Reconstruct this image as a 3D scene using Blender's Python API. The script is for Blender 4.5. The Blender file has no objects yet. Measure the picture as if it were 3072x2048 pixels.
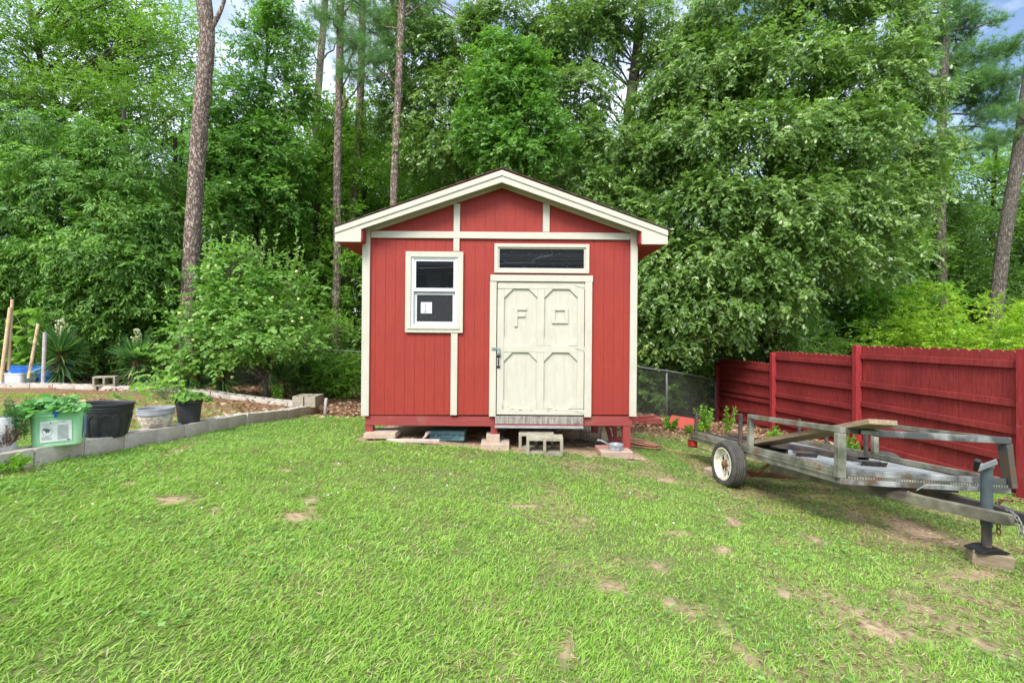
import bpy, math, random
import numpy as np
from mathutils import Vector, Matrix

R = math.radians
rs = np.random.RandomState(7)
random.seed(7)
sc = bpy.context.scene
col = sc.collection

# ------------------------------------------------------------------ camera
E = 1.5            # eye height (world z)
F = 1365.0         # focal length in photo pixels (3072 wide)
CX, CY = 1520.0, 1010.0
cam_d = bpy.data.cameras.new("camera")
cam = bpy.data.objects.new("camera", cam_d)
col.objects.link(cam)
cam.location = (0, 0, E)
cam.rotation_euler = (R(90), 0, 0)
cam_d.sensor_width = 36.0
cam_d.lens = F * 36.0 / 3072.0
cam_d.shift_x = (1536 - CX) / 3072.0
cam_d.shift_y = -(1024 - CY) / 3072.0
cam_d.clip_start = 0.05
cam_d.clip_end = 3000
sc.camera = cam

# ------------------------------------------------------------------ light
SUN_EL, SUN_AZ = 50.0, 202.0      # azimuth clockwise from +Y
EXPOSURE = 0.96
w = bpy.data.worlds.new("World")
sc.world = w
w.use_nodes = True
nt = w.node_tree
nt.nodes.clear()
N = nt.nodes.new
sky = N('ShaderNodeTexSky'); sky.sky_type = 'NISHITA'; sky.sun_disc = False
sky.sun_elevation = R(SUN_EL); sky.sun_rotation = R(SUN_AZ)
sky.air_density = 1.0; sky.dust_density = 1.2
geo = N('ShaderNodeTexCoord')
mp = N('ShaderNodeMapping'); mp.inputs['Scale'].default_value = (1.0, 1.0, 2.6)
ns = N('ShaderNodeTexNoise'); ns.inputs['Scale'].default_value = 2.3; ns.inputs['Detail'].default_value = 9; ns.inputs['Roughness'].default_value = .58
rp = N('ShaderNodeValToRGB'); rp.color_ramp.elements[0].position = .36; rp.color_ramp.elements[1].position = .58
ns2 = N('ShaderNodeTexNoise'); ns2.inputs['Scale'].default_value = 5; ns2.inputs['Detail'].default_value = 6
rp2 = N('ShaderNodeValToRGB')
rp2.color_ramp.elements[0].color = (3.8, 4.6, 6.6, 1); rp2.color_ramp.elements[0].position = .3
rp2.color_ramp.elements[1].color = (8.2, 8.8, 9.8, 1); rp2.color_ramp.elements[1].position = .62
mx = N('ShaderNodeMix'); mx.data_type = 'RGBA'
bg = N('ShaderNodeBackground'); bg.inputs['Strength'].default_value = 0.13
out = N('ShaderNodeOutputWorld')
L = nt.links.new
L(geo.outputs['Generated'], mp.inputs['Vector'])
L(mp.outputs['Vector'], ns.inputs['Vector']); L(mp.outputs['Vector'], ns2.inputs['Vector'])
L(ns.outputs['Fac'], rp.inputs['Fac']); L(ns2.outputs['Fac'], rp2.inputs['Fac'])
L(rp.outputs['Color'], mx.inputs['Factor'])
L(sky.outputs['Color'], mx.inputs[6]); L(rp2.outputs['Color'], mx.inputs[7])
dotn = N('ShaderNodeVectorMath'); dotn.operation = 'DOT_PRODUCT'; dotn.inputs[1].default_value = (0, -.5, .87)
mr = N('ShaderNodeMapRange'); mr.interpolation_type = 'SMOOTHSTEP'
mr.inputs['From Min'].default_value = .22; mr.inputs['From Max'].default_value = .62; mr.inputs['To Min'].default_value = 1.0; mr.inputs['To Max'].default_value = 1.25
vm = N('ShaderNodeVectorMath'); vm.operation = 'SCALE'
L(geo.outputs['Generated'], dotn.inputs[0]); L(dotn.outputs['Value'], mr.inputs['Value']); L(mx.outputs[2], vm.inputs[0]); L(mr.outputs['Result'], vm.inputs['Scale'])
L(vm.outputs[0], bg.inputs['Color']); L(bg.outputs['Background'], out.inputs['Surface'])

sd = bpy.data.lights.new("sun", 'SUN')
sd.energy = 2.4; sd.angle = R(24); sd.color = (1.0, .96, .89)
so = bpy.data.objects.new("sun", sd); col.objects.link(so)
sdir = Vector((math.sin(R(SUN_AZ)) * math.cos(R(SUN_EL)), math.cos(R(SUN_AZ)) * math.cos(R(SUN_EL)), math.sin(R(SUN_EL))))
so.rotation_euler = sdir.to_track_quat('Z', 'Y').to_euler()
so.location = (0, 0, 20)
sc.view_settings.view_transform = 'Standard'
sc.view_settings.look = 'None'
sc.view_settings.exposure = EXPOSURE
sc.view_settings.gamma = 1
sc.cycles.max_bounces = 8
sc.cycles.diffuse_bounces = 4
sc.cycles.transmission_bounces = 6
sc.cycles.transparent_max_bounces = 8
sc.cycles.caustics_reflective = False
sc.cycles.caustics_refractive = False
sc.cycles.use_denoising = True
sc.cycles.denoiser = 'OPENIMAGEDENOISE'
sc.cycles.denoising_input_passes = 'RGB_ALBEDO_NORMAL'
sc.cycles.denoising_prefilter = 'ACCURATE'

# ------------------------------------------------------------------ helpers
def P(px, py, d):
    """world point seen at photo pixel (px,py) at distance d along the view axis"""
    return np.array(((px - CX) * d / F, d, E - (py - CY) * d / F))

def tag(o, label=None, cat=None, group=None, kind=None):
    if label: o['label'] = label
    if cat: o['category'] = cat
    if group: o['group'] = group
    if kind: o['kind'] = kind
    return o

def empty(name, loc=(0, 0, 0), rot=(0, 0, 0)):
    o = bpy.data.objects.new(name, None)
    o.empty_display_size = .1
    o.location = loc; o.rotation_euler = rot
    col.objects.link(o)
    return o

class MB:
    def __init__(s): s.v = []; s.f = []
    def add(s, vs, fs):
        b = len(s.v); s.v += [tuple(float(c) for c in p) for p in vs]
        s.f += [tuple(b + i for i in f) for f in fs]; return s
    def box(s, x0, x1, y0, y1, z0, z1):
        return s.add([(x0,y0,z0),(x1,y0,z0),(x1,y1,z0),(x0,y1,z0),(x0,y0,z1),(x1,y0,z1),(x1,y1,z1),(x0,y1,z1)],
                     [(0,3,2,1),(4,5,6,7),(0,1,5,4),(1,2,6,5),(2,3,7,6),(3,0,4,7)])
    def bar(s, a, b, wd, ht, up=(0, 0, 1)):
        """rectangular bar from a to b; wd across, ht along up"""
        a = Vector(a); b = Vector(b); d = (b - a).normalized(); u = Vector(up)
        sx = d.cross(u).normalized() * (wd / 2); u2 = sx.cross(d).normalized() * (ht / 2)
        vs = []
        for p in (a, b):
            for q in ((-1,-1),(1,-1),(1,1),(-1,1)): vs.append(p + sx*q[0] + u2*q[1])
        return s.add(vs, [(3,2,1,0),(4,5,6,7),(0,1,5,4),(1,2,6,5),(2,3,7,6),(3,0,4,7)])
    def prism(s, poly, y0, y1):
        """poly in (x,z), extruded y0..y1 (y0 nearer camera)"""
        n = len(poly)
        vs = [(p[0], y0, p[1]) for p in poly] + [(p[0], y1, p[1]) for p in poly]
        fs = [tuple(range(n)), tuple(range(2*n-1, n-1, -1))] + [(i, i+n, (i+1) % n + n, (i+1) % n) for i in range(n)]
        return s.add(vs, fs)
    def tube(s, pts, rad, n=8, caps=True):
        pts = [Vector(p) for p in pts]
        if not hasattr(rad, '__len__'): rad = [rad]*len(pts)
        rings = []; prev = None
        for i, p in enumerate(pts):
            d = (pts[min(i+1, len(pts)-1)] - pts[max(i-1, 0)])
            if d.length < 1e-9: d = Vector((0,0,1))
            d.normalize()
            if prev is None:
                u = d.cross(Vector((0,1,0)) if abs(d.y) < .9 else Vector((1,0,0))).normalized()
            else:
                u = (prev - d*prev.dot(d)).normalized()
            prev = u; v = d.cross(u)
            rings.append([p + (u*math.cos(2*math.pi*k/n) + v*math.sin(2*math.pi*k/n))*rad[i] for k in range(n)])
        vs = [q for r_ in rings for q in r_]; fs = []
        for i in range(len(pts)-1):
            for k in range(n):
                fs.append((i*n+k, i*n+(k+1) % n, (i+1)*n+(k+1) % n, (i+1)*n+k))
        if caps:
            fs.append(tuple(range(n-1, -1, -1))); fs.append(tuple((len(pts)-1)*n+k for k in range(n)))
        return s.add(vs, fs)
    def lathe(s, prof, c=(0,0,0), n=32, axis='z', sy=1.0):
        """prof: list of (r, h)"""
        vs = []; fs = []
        for r_, h in prof:
            for k in range(n):
                a = 2*math.pi*k/n; x = r_*math.cos(a); y = r_*math.sin(a)*sy
                if axis == 'z': vs.append((c[0]+x, c[1]+y, c[2]+h))
                elif axis == 'x': vs.append((c[0]+h, c[1]+x, c[2]+y))
                else: vs.append((c[0]+x, c[1]+h, c[2]+y))
        for i in range(len(prof)-1):
            for k in range(n):
                fs.append((i*n+k, i*n+(k+1) % n, (i+1)*n+(k+1) % n, (i+1)*n+k))
        return s.add(vs, fs)
    def build(s, name, m, parent=None, smooth=False, bevel=0, seg=2, solid=0, jit=0):
        me = bpy.data.meshes.new(name)
        vs = s.v
        if jit: vs = [(a+random.uniform(-jit,jit), b+random.uniform(-jit,jit), c+random.uniform(-jit,jit)) for a, b, c in vs]
        me.from_pydata(vs, [], s.f); me.update()
        me.materials.append(m)
        if smooth: me.polygons.foreach_set('use_smooth', [True]*len(me.polygons))
        o = bpy.data.objects.new(name, me); col.objects.link(o)
        if parent is not None: o.parent = parent
        if solid:
            sm = o.modifiers.new('solid', 'SOLIDIFY'); sm.thickness = solid; sm.offset = 0
        if bevel:
            bv = o.modifiers.new('bevel', 'BEVEL'); bv.width = bevel; bv.segments = seg; bv.limit_method = 'ANGLE'; bv.angle_limit = R(40)
        return o

def nodes_of(name):
    m = bpy.data.materials.new(name); m.use_nodes = True
    t = m.node_tree; t.nodes.clear()
    o = t.nodes.new('ShaderNodeOutputMaterial'); b = t.nodes.new('ShaderNodeBsdfPrincipled')
    t.links.new(b.outputs[0], o.inputs[0])
    return m, t, b, o

def mat(name, c1, c2=None, rough=.6, scale=8, stretch=(1, 1, 1), detail=6, bump=.15, bscale=None, spec=.35, metal=0,
        dirt=None, dscale=2.0, dlo=.5, dhi=.7, lo=.35, hi=.65, bdist=.01, coord='Object'):
    m, t, b, o = nodes_of(name)
    nn, ll = t.nodes.new, t.links.new
    tc = nn('ShaderNodeTexCoord'); mpp = nn('ShaderNodeMapping'); mpp.inputs['Scale'].default_value = stretch
    ll(tc.outputs[coord], mpp.inputs['Vector'])
    nz = nn('ShaderNodeTexNoise'); nz.inputs['Scale'].default_value = scale; nz.inputs['Detail'].default_value = detail; nz.inputs['Roughness'].default_value = .6
    ll(mpp.outputs[0], nz.inputs['Vector'])
    r_ = nn('ShaderNodeValToRGB'); r_.color_ramp.elements[0].position = lo; r_.color_ramp.elements[1].position = hi
    r_.color_ramp.elements[0].color = (*c1, 1); r_.color_ramp.elements[1].color = (*(c2 or c1), 1)
    ll(nz.outputs['Fac'], r_.inputs['Fac'])
    cout = r_.outputs['Color']
    if dirt:
        n2 = nn('ShaderNodeTexNoise'); n2.inputs['Scale'].default_value = dscale; n2.inputs['Detail'].default_value = 8; n2.inputs['Roughness'].default_value = .65
        ll(mpp.outputs[0] if coord != 'Object' else tc.outputs[coord], n2.inputs['Vector'])
        r2 = nn('ShaderNodeValToRGB'); r2.color_ramp.elements[0].position = dlo; r2.color_ramp.elements[1].position = dhi
        ll(n2.outputs['Fac'], r2.inputs['Fac'])
        mm = nn('ShaderNodeMix'); mm.data_type = 'RGBA'; mm.inputs[7].default_value = (*dirt, 1)
        ll(r2.outputs['Color'], mm.inputs['Factor']); ll(cout, mm.inputs[6]); cout = mm.outputs[2]
    ll(cout, b.inputs['Base Color'])
    b.inputs['Roughness'].default_value = rough; b.inputs['Metallic'].default_value = metal
    b.inputs['Specular IOR Level'].default_value = spec
    if bump:
        n3 = nn('ShaderNodeTexNoise'); n3.inputs['Scale'].default_value = bscale or scale*2; n3.inputs['Detail'].default_value = 5
        ll(mpp.outputs[0], n3.inputs['Vector'])
        bp = nn('ShaderNodeBump'); bp.inputs['Strength'].default_value = bump; bp.inputs['Distance'].default_value = bdist
        ll(n3.outputs['Fac'], bp.inputs['Height']); ll(bp.outputs[0], b.inputs['Normal'])
    return m

def leafmat(name, stops, trans=.35, rough=.42, spec=.35, tint=(1.0, 1.15, .55)):
    """leaf material: colour picked per leaf from the attribute v"""
    m, t, b, o = nodes_of(name)
    nn, ll = t.nodes.new, t.links.new
    at = nn('ShaderNodeAttribute'); at.attribute_name = 'v'
    r_ = nn('ShaderNodeValToRGB'); cr = r_.color_ramp
    while len(cr.elements) < len(stops): cr.elements.new(.5)
    for e, (p, c) in zip(cr.elements, stops): e.position = p; e.color = (*c, 1)
    ll(at.outputs['Fac'], r_.inputs['Fac'])
    ll(r_.outputs['Color'], b.inputs['Base Color'])
    b.inputs['Roughness'].default_value = rough; b.inputs['Specular IOR Level'].default_value = spec
    tr = nn('ShaderNodeBsdfTranslucent'); ml = nn('ShaderNodeMix'); ml.data_type = 'RGBA'; ml.blend_type = 'MULTIPLY'
    ml.inputs['Factor'].default_value = 1; ml.inputs[7].default_value = (*[c*1.5 for c in tint], 1)
    ll(r_.outputs['Color'], ml.inputs[6]); ll(ml.outputs[2], tr.inputs['Color'])
    ms = nn('ShaderNodeMixShader'); ms.inputs[0].default_value = trans
    ll(b.outputs[0], ms.inputs[1]); ll(tr.outputs[0], ms.inputs[2]); ll(ms.outputs[0], o.inputs[0])
    return m

# ------------------------------------------------------------------ terrain
CP = np.array([(-3.5,3.42,-.975),(-3.5,5,-1.113),(-3.5,8.69,-1.458),(-1.6,5.25,-1.17),(-.15,5.2,-1.27),(1.4,5.2,-1.38),
 (2.3,4.8,-1.555),(3.25,3.0,-1.53),(4.3,5,-1.70),(6,5.3,-1.86),(6,7.7,-1.93),(6,10,-2.1),(6,12.8,-2.4),(0,1.6,-1.16),
 (0,3.3,-1.19),(0,-2,-1.1),(-4,.5,-.8),(4,.5,-1.45),(0,9,-1.5),(1.6,9,-1.66),(-3.3,12,-1.62),(3,11,-1.9),(-8.2,9.4,-1.13),
 (-6,9.5,-1.22),(-9,13,-1.35),(-10,6,-1.0),(-10,1,-.6),(0,14,-1.9),(0,20,-2.1),(-12,20,-1.6),(9,20,-2.6),(10,10,-2.3),(12,2,-2.1),(-14,10,-1.05),(-9.6,10.2,-1.12)])
def _U(r2): return np.where(r2 > 1e-12, .5*r2*np.log(np.maximum(r2, 1e-12)), 0)
_n = len(CP); _X = CP[:, :2]
_K = _U(((_X[:, None]-_X[None])**2).sum(-1)) + .05*np.eye(_n)
_Pm = np.c_[np.ones(_n), _X]
_A = np.zeros((_n+3, _n+3)); _A[:_n, :_n] = _K; _A[:_n, _n:] = _Pm; _A[_n:, :_n] = _Pm.T
_W = np.linalg.solve(_A, np.r_[CP[:, 2], 0, 0, 0])

BEDX, BEDY = -3.66, 9.0
def in_bed(x, y):
    return (x < BEDX) & (y < np.minimum(8.78-(x+3.8)*.0991, 9.22+(x+8.24)*.117))
def ground(x, y):
    x = np.atleast_1d(np.asarray(x, float)); y = np.atleast_1d(np.asarray(y, float))
    xc = np.clip(x, -14, 12); yc = np.clip(y, -2, 20)
    q = np.stack([xc.ravel(), yc.ravel()], -1)
    res = np.empty(len(q))
    for i in range(0, len(q), 60000):
        qq = q[i:i+60000]
        res[i:i+60000] = _U(((qq[:, None]-_X[None])**2).sum(-1)) @ _W[:_n] + _W[_n] + qq @ _W[_n+1:]
    z = res.reshape(x.shape) + E
    z = z + .012*np.sin(x*2.3+1)*np.sin(y*1.9) + .008*np.sin(x*6.1+y*2.2)*np.sin(y*5.3-x)
    return z + np.where(in_bed(x, y), .07, 0)
def gz(x, y): return float(ground(x, y)[0])
def GP(px, py):
    """point on the ground seen at photo pixel"""
    dx = (px-CX)/F; dz = -(py-CY)/F
    ys = np.linspace(1.2, 30, 2400)
    h = E + dz*ys - ground(dx*ys, ys)
    i = int(np.argmax(h < 0)) if (h < 0).any() else len(ys)-1
    return dx*ys[i], ys[i]

def hashnoise(x, y, s, seed=0):
    """cheap smooth value noise"""
    x = x*s+seed*13.7; y = y*s+seed*7.3
    xi = np.floor(x).astype(int); yi = np.floor(y).astype(int); fx = x-xi; fy = y-yi
    fx = fx*fx*(3-2*fx); fy = fy*fy*(3-2*fy)
    tab = np.random.RandomState(99+seed).rand(256, 256)
    g = lambda a, b: tab[a & 255, b & 255]
    return (g(xi,yi)*(1-fx)+g(xi+1,yi)*fx)*(1-fy)+(g(xi,yi+1)*(1-fx)+g(xi+1,yi+1)*fx)*fy
def fbm(x, y, s, seed=0):
    return .5*hashnoise(x,y,s,seed)+.27*hashnoise(x,y,s*2.1,seed+1)+.15*hashnoise(x,y,s*4.3,seed+2)+.08*hashnoise(x,y,s*9,seed+3)

# bare soil patches seen in the lawn: photo pixel, half-sizes in px, tilt (dy/dx)
PATCH = [(520,1500,62,16,0),(545,1345,66,11,-.25),(880,1548,60,14,-.1),(925,1502,24,22,-.5),(850,1408,26,6,0),(1005,1393,22,5,0),
 (380,1452,26,6,0),(1575,1520,60,7,0),(1755,1562,24,9,0),(1832,1752,52,24,.1),(2060,1828,80,15,.45),(2235,1960,92,24,.85),
 (2630,1880,170,28,.35),(2930,1925,80,18,.4),(2360,1775,46,20,.1),(2175,1652,46,12,.2),(2195,1560,28,12,.4),(2930,1725,110,34,.2),
 (1700,1960,24,60,0),(180,1477,22,6,0),(640,1536,16,14,0),(2440,1615,40,14,.4),(2050,1600,40,9,.2),(2000,1440,30,8,.1),
 (1640,1470,24,5,0),(2780,1820,60,14,.3),(1980,1700,36,10,.3),(2560,1760,50,10,.3),(60,1420,90,9,-.2)]
_PW = []
for px, py, ax, ay, tl in PATCH:
    x, y = GP(px, py); x2, y2 = GP(px+ax, py+ax*tl); x3, y3 = GP(px, py-ay)
    _PW.append((x, y, x2-x, y2-y, x3-x, y3-y))
def bare(x, y):
    """0..1 how bare the lawn is"""
    n1 = fbm(x, y, 2.6, 3); n2 = fbm(x, y, 7, 11); n3 = hashnoise(x, y, 38, 15)
    b = np.clip((n1-.545)*4.2, 0, .66)*np.clip((x+1.2)/3.2, .2, 1)
    for cx, cy, ux, uy, vx, vy in _PW:
        det = ux*vy-uy*vx
        a = ((x-cx)*vy-(y-cy)*vx)/det; c = (ux*(y-cy)-uy*(x-cx))/det
        d = np.sqrt(a*a+c*c) + (n2-.5)*1.5
        b = np.maximum(b, np.clip((1.30-d)*1.25+(n3-.5)*1.9*(d < 1.7), 0, 1)*np.clip((2.0-d)*2,0,1))
    # under the shed, packed earth
    us = (x > -1.75) & (x < 1.6) & (y > 5.08 + .12*(n2-.5)*4) & (y < 9.4)
    b = np.maximum(b, us*1.0)
    # worn, dry brownish soil under the trailer
    ut = np.exp(-(((x-3.3)/.85)**2+((y-3.9)/.95)**2)**2)
    b = np.maximum(b, ut*np.clip(.55+(n1-.5)*2.2, 0, 1))
    # wood edge
    fy = 7.6+.6*(n1-.5)*3 + np.where(x < -1.6, .6, 0) - np.where(x > 1.5, .6, 0)
    b = np.maximum(b, np.clip((y-fy)*1.2, 0, 1))
    bd = in_bed(x, y)
    b = np.where(bd, np.clip(.38+(n1-.5)*2.8+np.clip((x+5.5)*.10+(y-6.4)*.12,-.3,.35), .08, 1), b)
    return np.clip(b, 0, 1)

def axis_pts(segs):
    a = []
    for lo, hi, st in segs: a += list(np.arange(lo, hi, st))
    a.append(segs[-1][1]); return np.array(a)
gx = axis_pts([(-400,-60,40),(-60,-16,4),(-16,-8,.3),(-8,7,.06),(7,16,.3),(16,60,4),(60,400,40)])
gy = axis_pts([(-60,-4,4),(-4,1,.3),(1,10,.06),(10,22,.3),(22,60,4),(60,600,50)])
GX, GY = np.meshgrid(gx, gy)
GZ = ground(GX, GY)
GB = bare(GX, GY)
GZ = GZ + (fbm(GX, GY, 5, 21)-.5)*.02 - GB*.008
nx, ny = len(gx), len(gy)
me = bpy.data.meshes.new('ground')
idx = np.arange(nx*ny).reshape(ny, nx)
quads = np.stack([idx[:-1,:-1], idx[:-1,1:], idx[1:,1:], idx[1:,:-1]], -1).reshape(-1, 4)
def fast_mesh(me, V, Fc, k):
    n = len(V); m_ = len(Fc)
    me.vertices.add(n); me.vertices.foreach_set('co', np.ascontiguousarray(V, dtype=np.float32).ravel())
    me.loops.add(m_*k); me.loops.foreach_set('vertex_index', np.ascontiguousarray(Fc, dtype=np.int32).ravel())
    me.polygons.add(m_); me.polygons.foreach_set('loop_start', np.arange(0, m_*k, k, dtype=np.int32))
    me.update(calc_edges=True)
fast_mesh(me, np.stack([GX, GY, GZ], -1).reshape(-1, 3), quads, 4)
me.polygons.foreach_set('use_smooth', np.ones(len(quads), bool))
def fattr(me, name, arr):
    a = me.attributes.new(name, 'FLOAT', 'POINT'); a.data.foreach_set('value', np.ascontiguousarray(arr, dtype=np.float32).ravel())
fattr(me, 'bare', GB)
litter = np.clip((GY-7.0)*.8, 0, 1)*(1-((GX > -1.75) & (GX < 1.6) & (GY < 9.2)))
litter = np.maximum(litter, in_bed(GX, GY)*np.clip((GY-4.5)*.35, 0, .85))
fattr(me, 'litter', litter)
m, t, b, o = nodes_of('lawn soil'); nn, ll = t.nodes.new, t.links.new
tc = nn('ShaderNodeTexCoord')
def tex(sc_, det=8, rough=.65):
    n_ = nn('ShaderNodeTexNoise'); n_.inputs['Scale'].default_value = sc_; n_.inputs['Detail'].default_value = det; n_.inputs['Roughness'].default_value = rough
    ll(tc.outputs['Object'], n_.inputs['Vector']); return n_
def ramp(src, stops):
    r_ = nn('ShaderNodeValToRGB'); cr = r_.color_ramp
    while len(cr.elements) < len(stops): cr.elements.new(.5)
    for e, (p, c) in zip(cr.elements, stops): e.position = p; e.color = (*c, 1)
    ll(src, r_.inputs['Fac']); return r_.outputs['Color']
def mixc(f, a, c):
    q = nn('ShaderNodeMix'); q.data_type = 'RGBA'; ll(f, q.inputs['Factor']); ll(a, q.inputs[6]); ll(c, q.inputs[7]); return q.outputs[2]
soil = ramp(tex(26).outputs['Fac'], [(.3,(.22,.14,.08)),(.5,(.38,.275,.17)),(.72,(.54,.42,.28))])
thatch = ramp(tex(60).outputs['Fac'], [(.3,(.055,.085,.02)),(.5,(.12,.165,.042)),(.7,(.25,.235,.10))])
lit = ramp(tex(38).outputs['Fac'], [(.3,(.10,.055,.03)),(.5,(.22,.13,.07)),(.7,(.40,.28,.17))])
ab = nn('ShaderNodeAttribute'); ab.attribute_name = 'bare'
al = nn('ShaderNodeAttribute'); al.attribute_name = 'litter'
c_ = mixc(ab.outputs['Fac'], thatch, soil); c_ = mixc(al.outputs['Fac'], c_, lit)
ll(c_, b.inputs['Base Color']); b.inputs['Roughness'].default_value = .95; b.inputs['Specular IOR Level'].default_value = .1
bp = nn('ShaderNodeBump'); bp.inputs['Strength'].default_value = .7; bp.inputs['Distance'].default_value = .02
ll(tex(45).outputs['Fac'], bp.inputs['Height']); ll(bp.outputs[0], b.inputs['Normal'])
me.materials.append(m)
go = bpy.data.objects.new('ground', me); col.objects.link(go); tag(go, kind='structure')

# ------------------------------------------------------------------ leaf machinery
def unit(a): return a/np.maximum(np.linalg.norm(a, axis=-1, keepdims=True), 1e-9)
T_DIAMOND = (np.array([(0,0,0),(.45,.27,.05),(1,0,-.06),(.45,-.27,.05)]), [(0,3,2),(0,2,1)])
T_OVATE = (np.array([(0,0,0),(.3,.24,.05),(.7,.2,.04),(1,0,-.08),(.7,-.2,.04),(.3,-.24,.05)]), [(0,5,4,3),(0,3,2,1)])
T_LANCE = (np.array([(0,0,0),(.5,.15,.03),(1,0,-.12),(.5,-.15,.03)]), [(0,3,2),(0,2,1)])
T_OAK = (np.array([(0,0,0),(.22,.22,.03),(.36,.07,0),(.58,.36,.04),(.68,.09,0),(.84,.2,0),(1,0,-.08),(.84,-.2,0),(.68,-.09,0),(.58,-.36,.04),(.36,-.07,0),(.22,-.22,.03)]),
         [(0,11,10,9,8,7,6,5,4,3,2,1)])
T_NEEDLE = (np.array([(0,-.02,0),(0,.02,0),(1,0,-.04)]), [(0,1,2)])
T_BLADE = (np.array([(0,-.5,0),(0,.5,0),(.5,.42,.0),(.5,-.42,.0),(1,0,0)]), [(0,1,2,3),(3,2,4)])
def leaf_obj(name, C, D, Nn, S, tmpl, v, m, parent=None, wid=1.0, smooth=False):
    tv, tf = tmpl; n = len(C)
    D = unit(D); W_ = unit(np.cross(Nn, D)); Nn = np.cross(D, W_)
    S = np.broadcast_to(np.asarray(S, float), (n,))[:, None, None]
    V = C[:, None] + S*(tv[None,:,0:1]*D[:,None] + wid*tv[None,:,1:2]*W_[:,None] + tv[None,:,2:3]*Nn[:,None])
    k = len(tv); V = V.reshape(-1, 3)
    me = bpy.data.meshes.new(name)
    me.vertices.add(len(V)); me.vertices.foreach_set('co', V.astype(np.float32).ravel())
    flat = np.concatenate([np.array(f) for f in tf]); lens = np.array([len(f) for f in tf])
    base = (np.arange(n)*k)[:, None]
    li = (base + flat[None]).ravel().astype(np.int32)
    me.loops.add(len(li)); me.loops.foreach_set('vertex_index', li)
    ls = np.tile(lens, n); st = np.concatenate([[0], np.cumsum(ls)[:-1]]).astype(np.int32)
    me.polygons.add(len(ls)); me.polygons.foreach_set('loop_start', st)
    me.update(calc_edges=True)
    fattr(me, 'v', np.repeat(v, k))
    me.materials.append(m)
    o = bpy.data.objects.new(name, me); col.objects.link(o)
    if parent is not None: o.parent = parent
    return o

def rnd_dirs(n, rg, zmin=-1):
    z = rg.uniform(zmin, 1, n); a = rg.uniform(0, 2*math.pi, n); r_ = np.sqrt(1-z*z)
    return np.stack([r_*np.cos(a), r_*np.sin(a), z], -1)

def lobes_to_clumps(lobes, n, rg, inner=.55, zmin=-.75, front=.35):
    """lobes: (cx,cy,cz,rx,ry,rz). Clump centres spread over the shells, more on the side the light reaches"""
    L_ = np.array(lobes, float); vol = (L_[:,3]*L_[:,5]); pr = vol/vol.sum()
    li = rg.choice(len(L_), n, p=pr); d = rnd_dirs(n, rg, zmin)
    flip = (d[:,1] > 0) & (rg.rand(n) < front); d[flip,1] *= -1
    rr = inner + (1.03-inner)*rg.rand(n)**.6
    c = L_[li,:3] + L_[li,3:]*d*rr[:,None]
    return c, d, L_[li]

def foliage(rg, clumps, outs, per, cr, spray_leaves, twig, leaf, droop=.3, flat=.55, up=.8, szvar=.3, cv=.5):
    """returns C,D,N,S,v"""
    m_ = len(clumps)
    n = m_*per
    ci = np.repeat(np.arange(m_), per)
    off = rg.normal(0, 1, (n,3))*np.array([1,1,flat])*cr*.55
    p = clumps[ci]+off
    d = unit(outs[ci]*.7+rg.normal(0,.6,(n,3))+np.array([0,0,-droop]))
    cvv = rg.rand(m_)
    sv = np.clip(cvv[ci]*cv + rg.rand(n)*(1-cv), 0, 1)
    # leaves along each spray
    k = spray_leaves
    t_ = np.tile(np.linspace(.15, 1, k), n)+rg.uniform(-.06,.06,n*k)
    pi = np.repeat(np.arange(n), k)
    D0 = d[pi]
    L1 = twig*rg.uniform(.7,1.3,n)[pi]
    C = p[pi] + D0*(t_*L1)[:,None]; C[:,2] -= droop*(t_**2)*L1*.6
    side = unit(np.cross(D0, np.array([0,0,1.])+rg.normal(0,.15,(n*k,3))))*np.where(np.arange(n*k) % 2 == 0, 1, -1)[:,None]
    D = unit(D0*.6+side*.75+rg.normal(0,.3,(n*k,3))+np.array([0,0,-droop*.7]))
    Nn = unit(np.array([0,-.12,up])+outs[ci][pi]*.45+rg.normal(0,.42,(n*k,3)))
    S = leaf*rg.uniform(1-szvar,1+szvar,n*k)
    v = np.clip(sv[pi]*.7+rg.rand(n*k)*.3, 0, 1)
    return C, D, Nn, S, v

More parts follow.
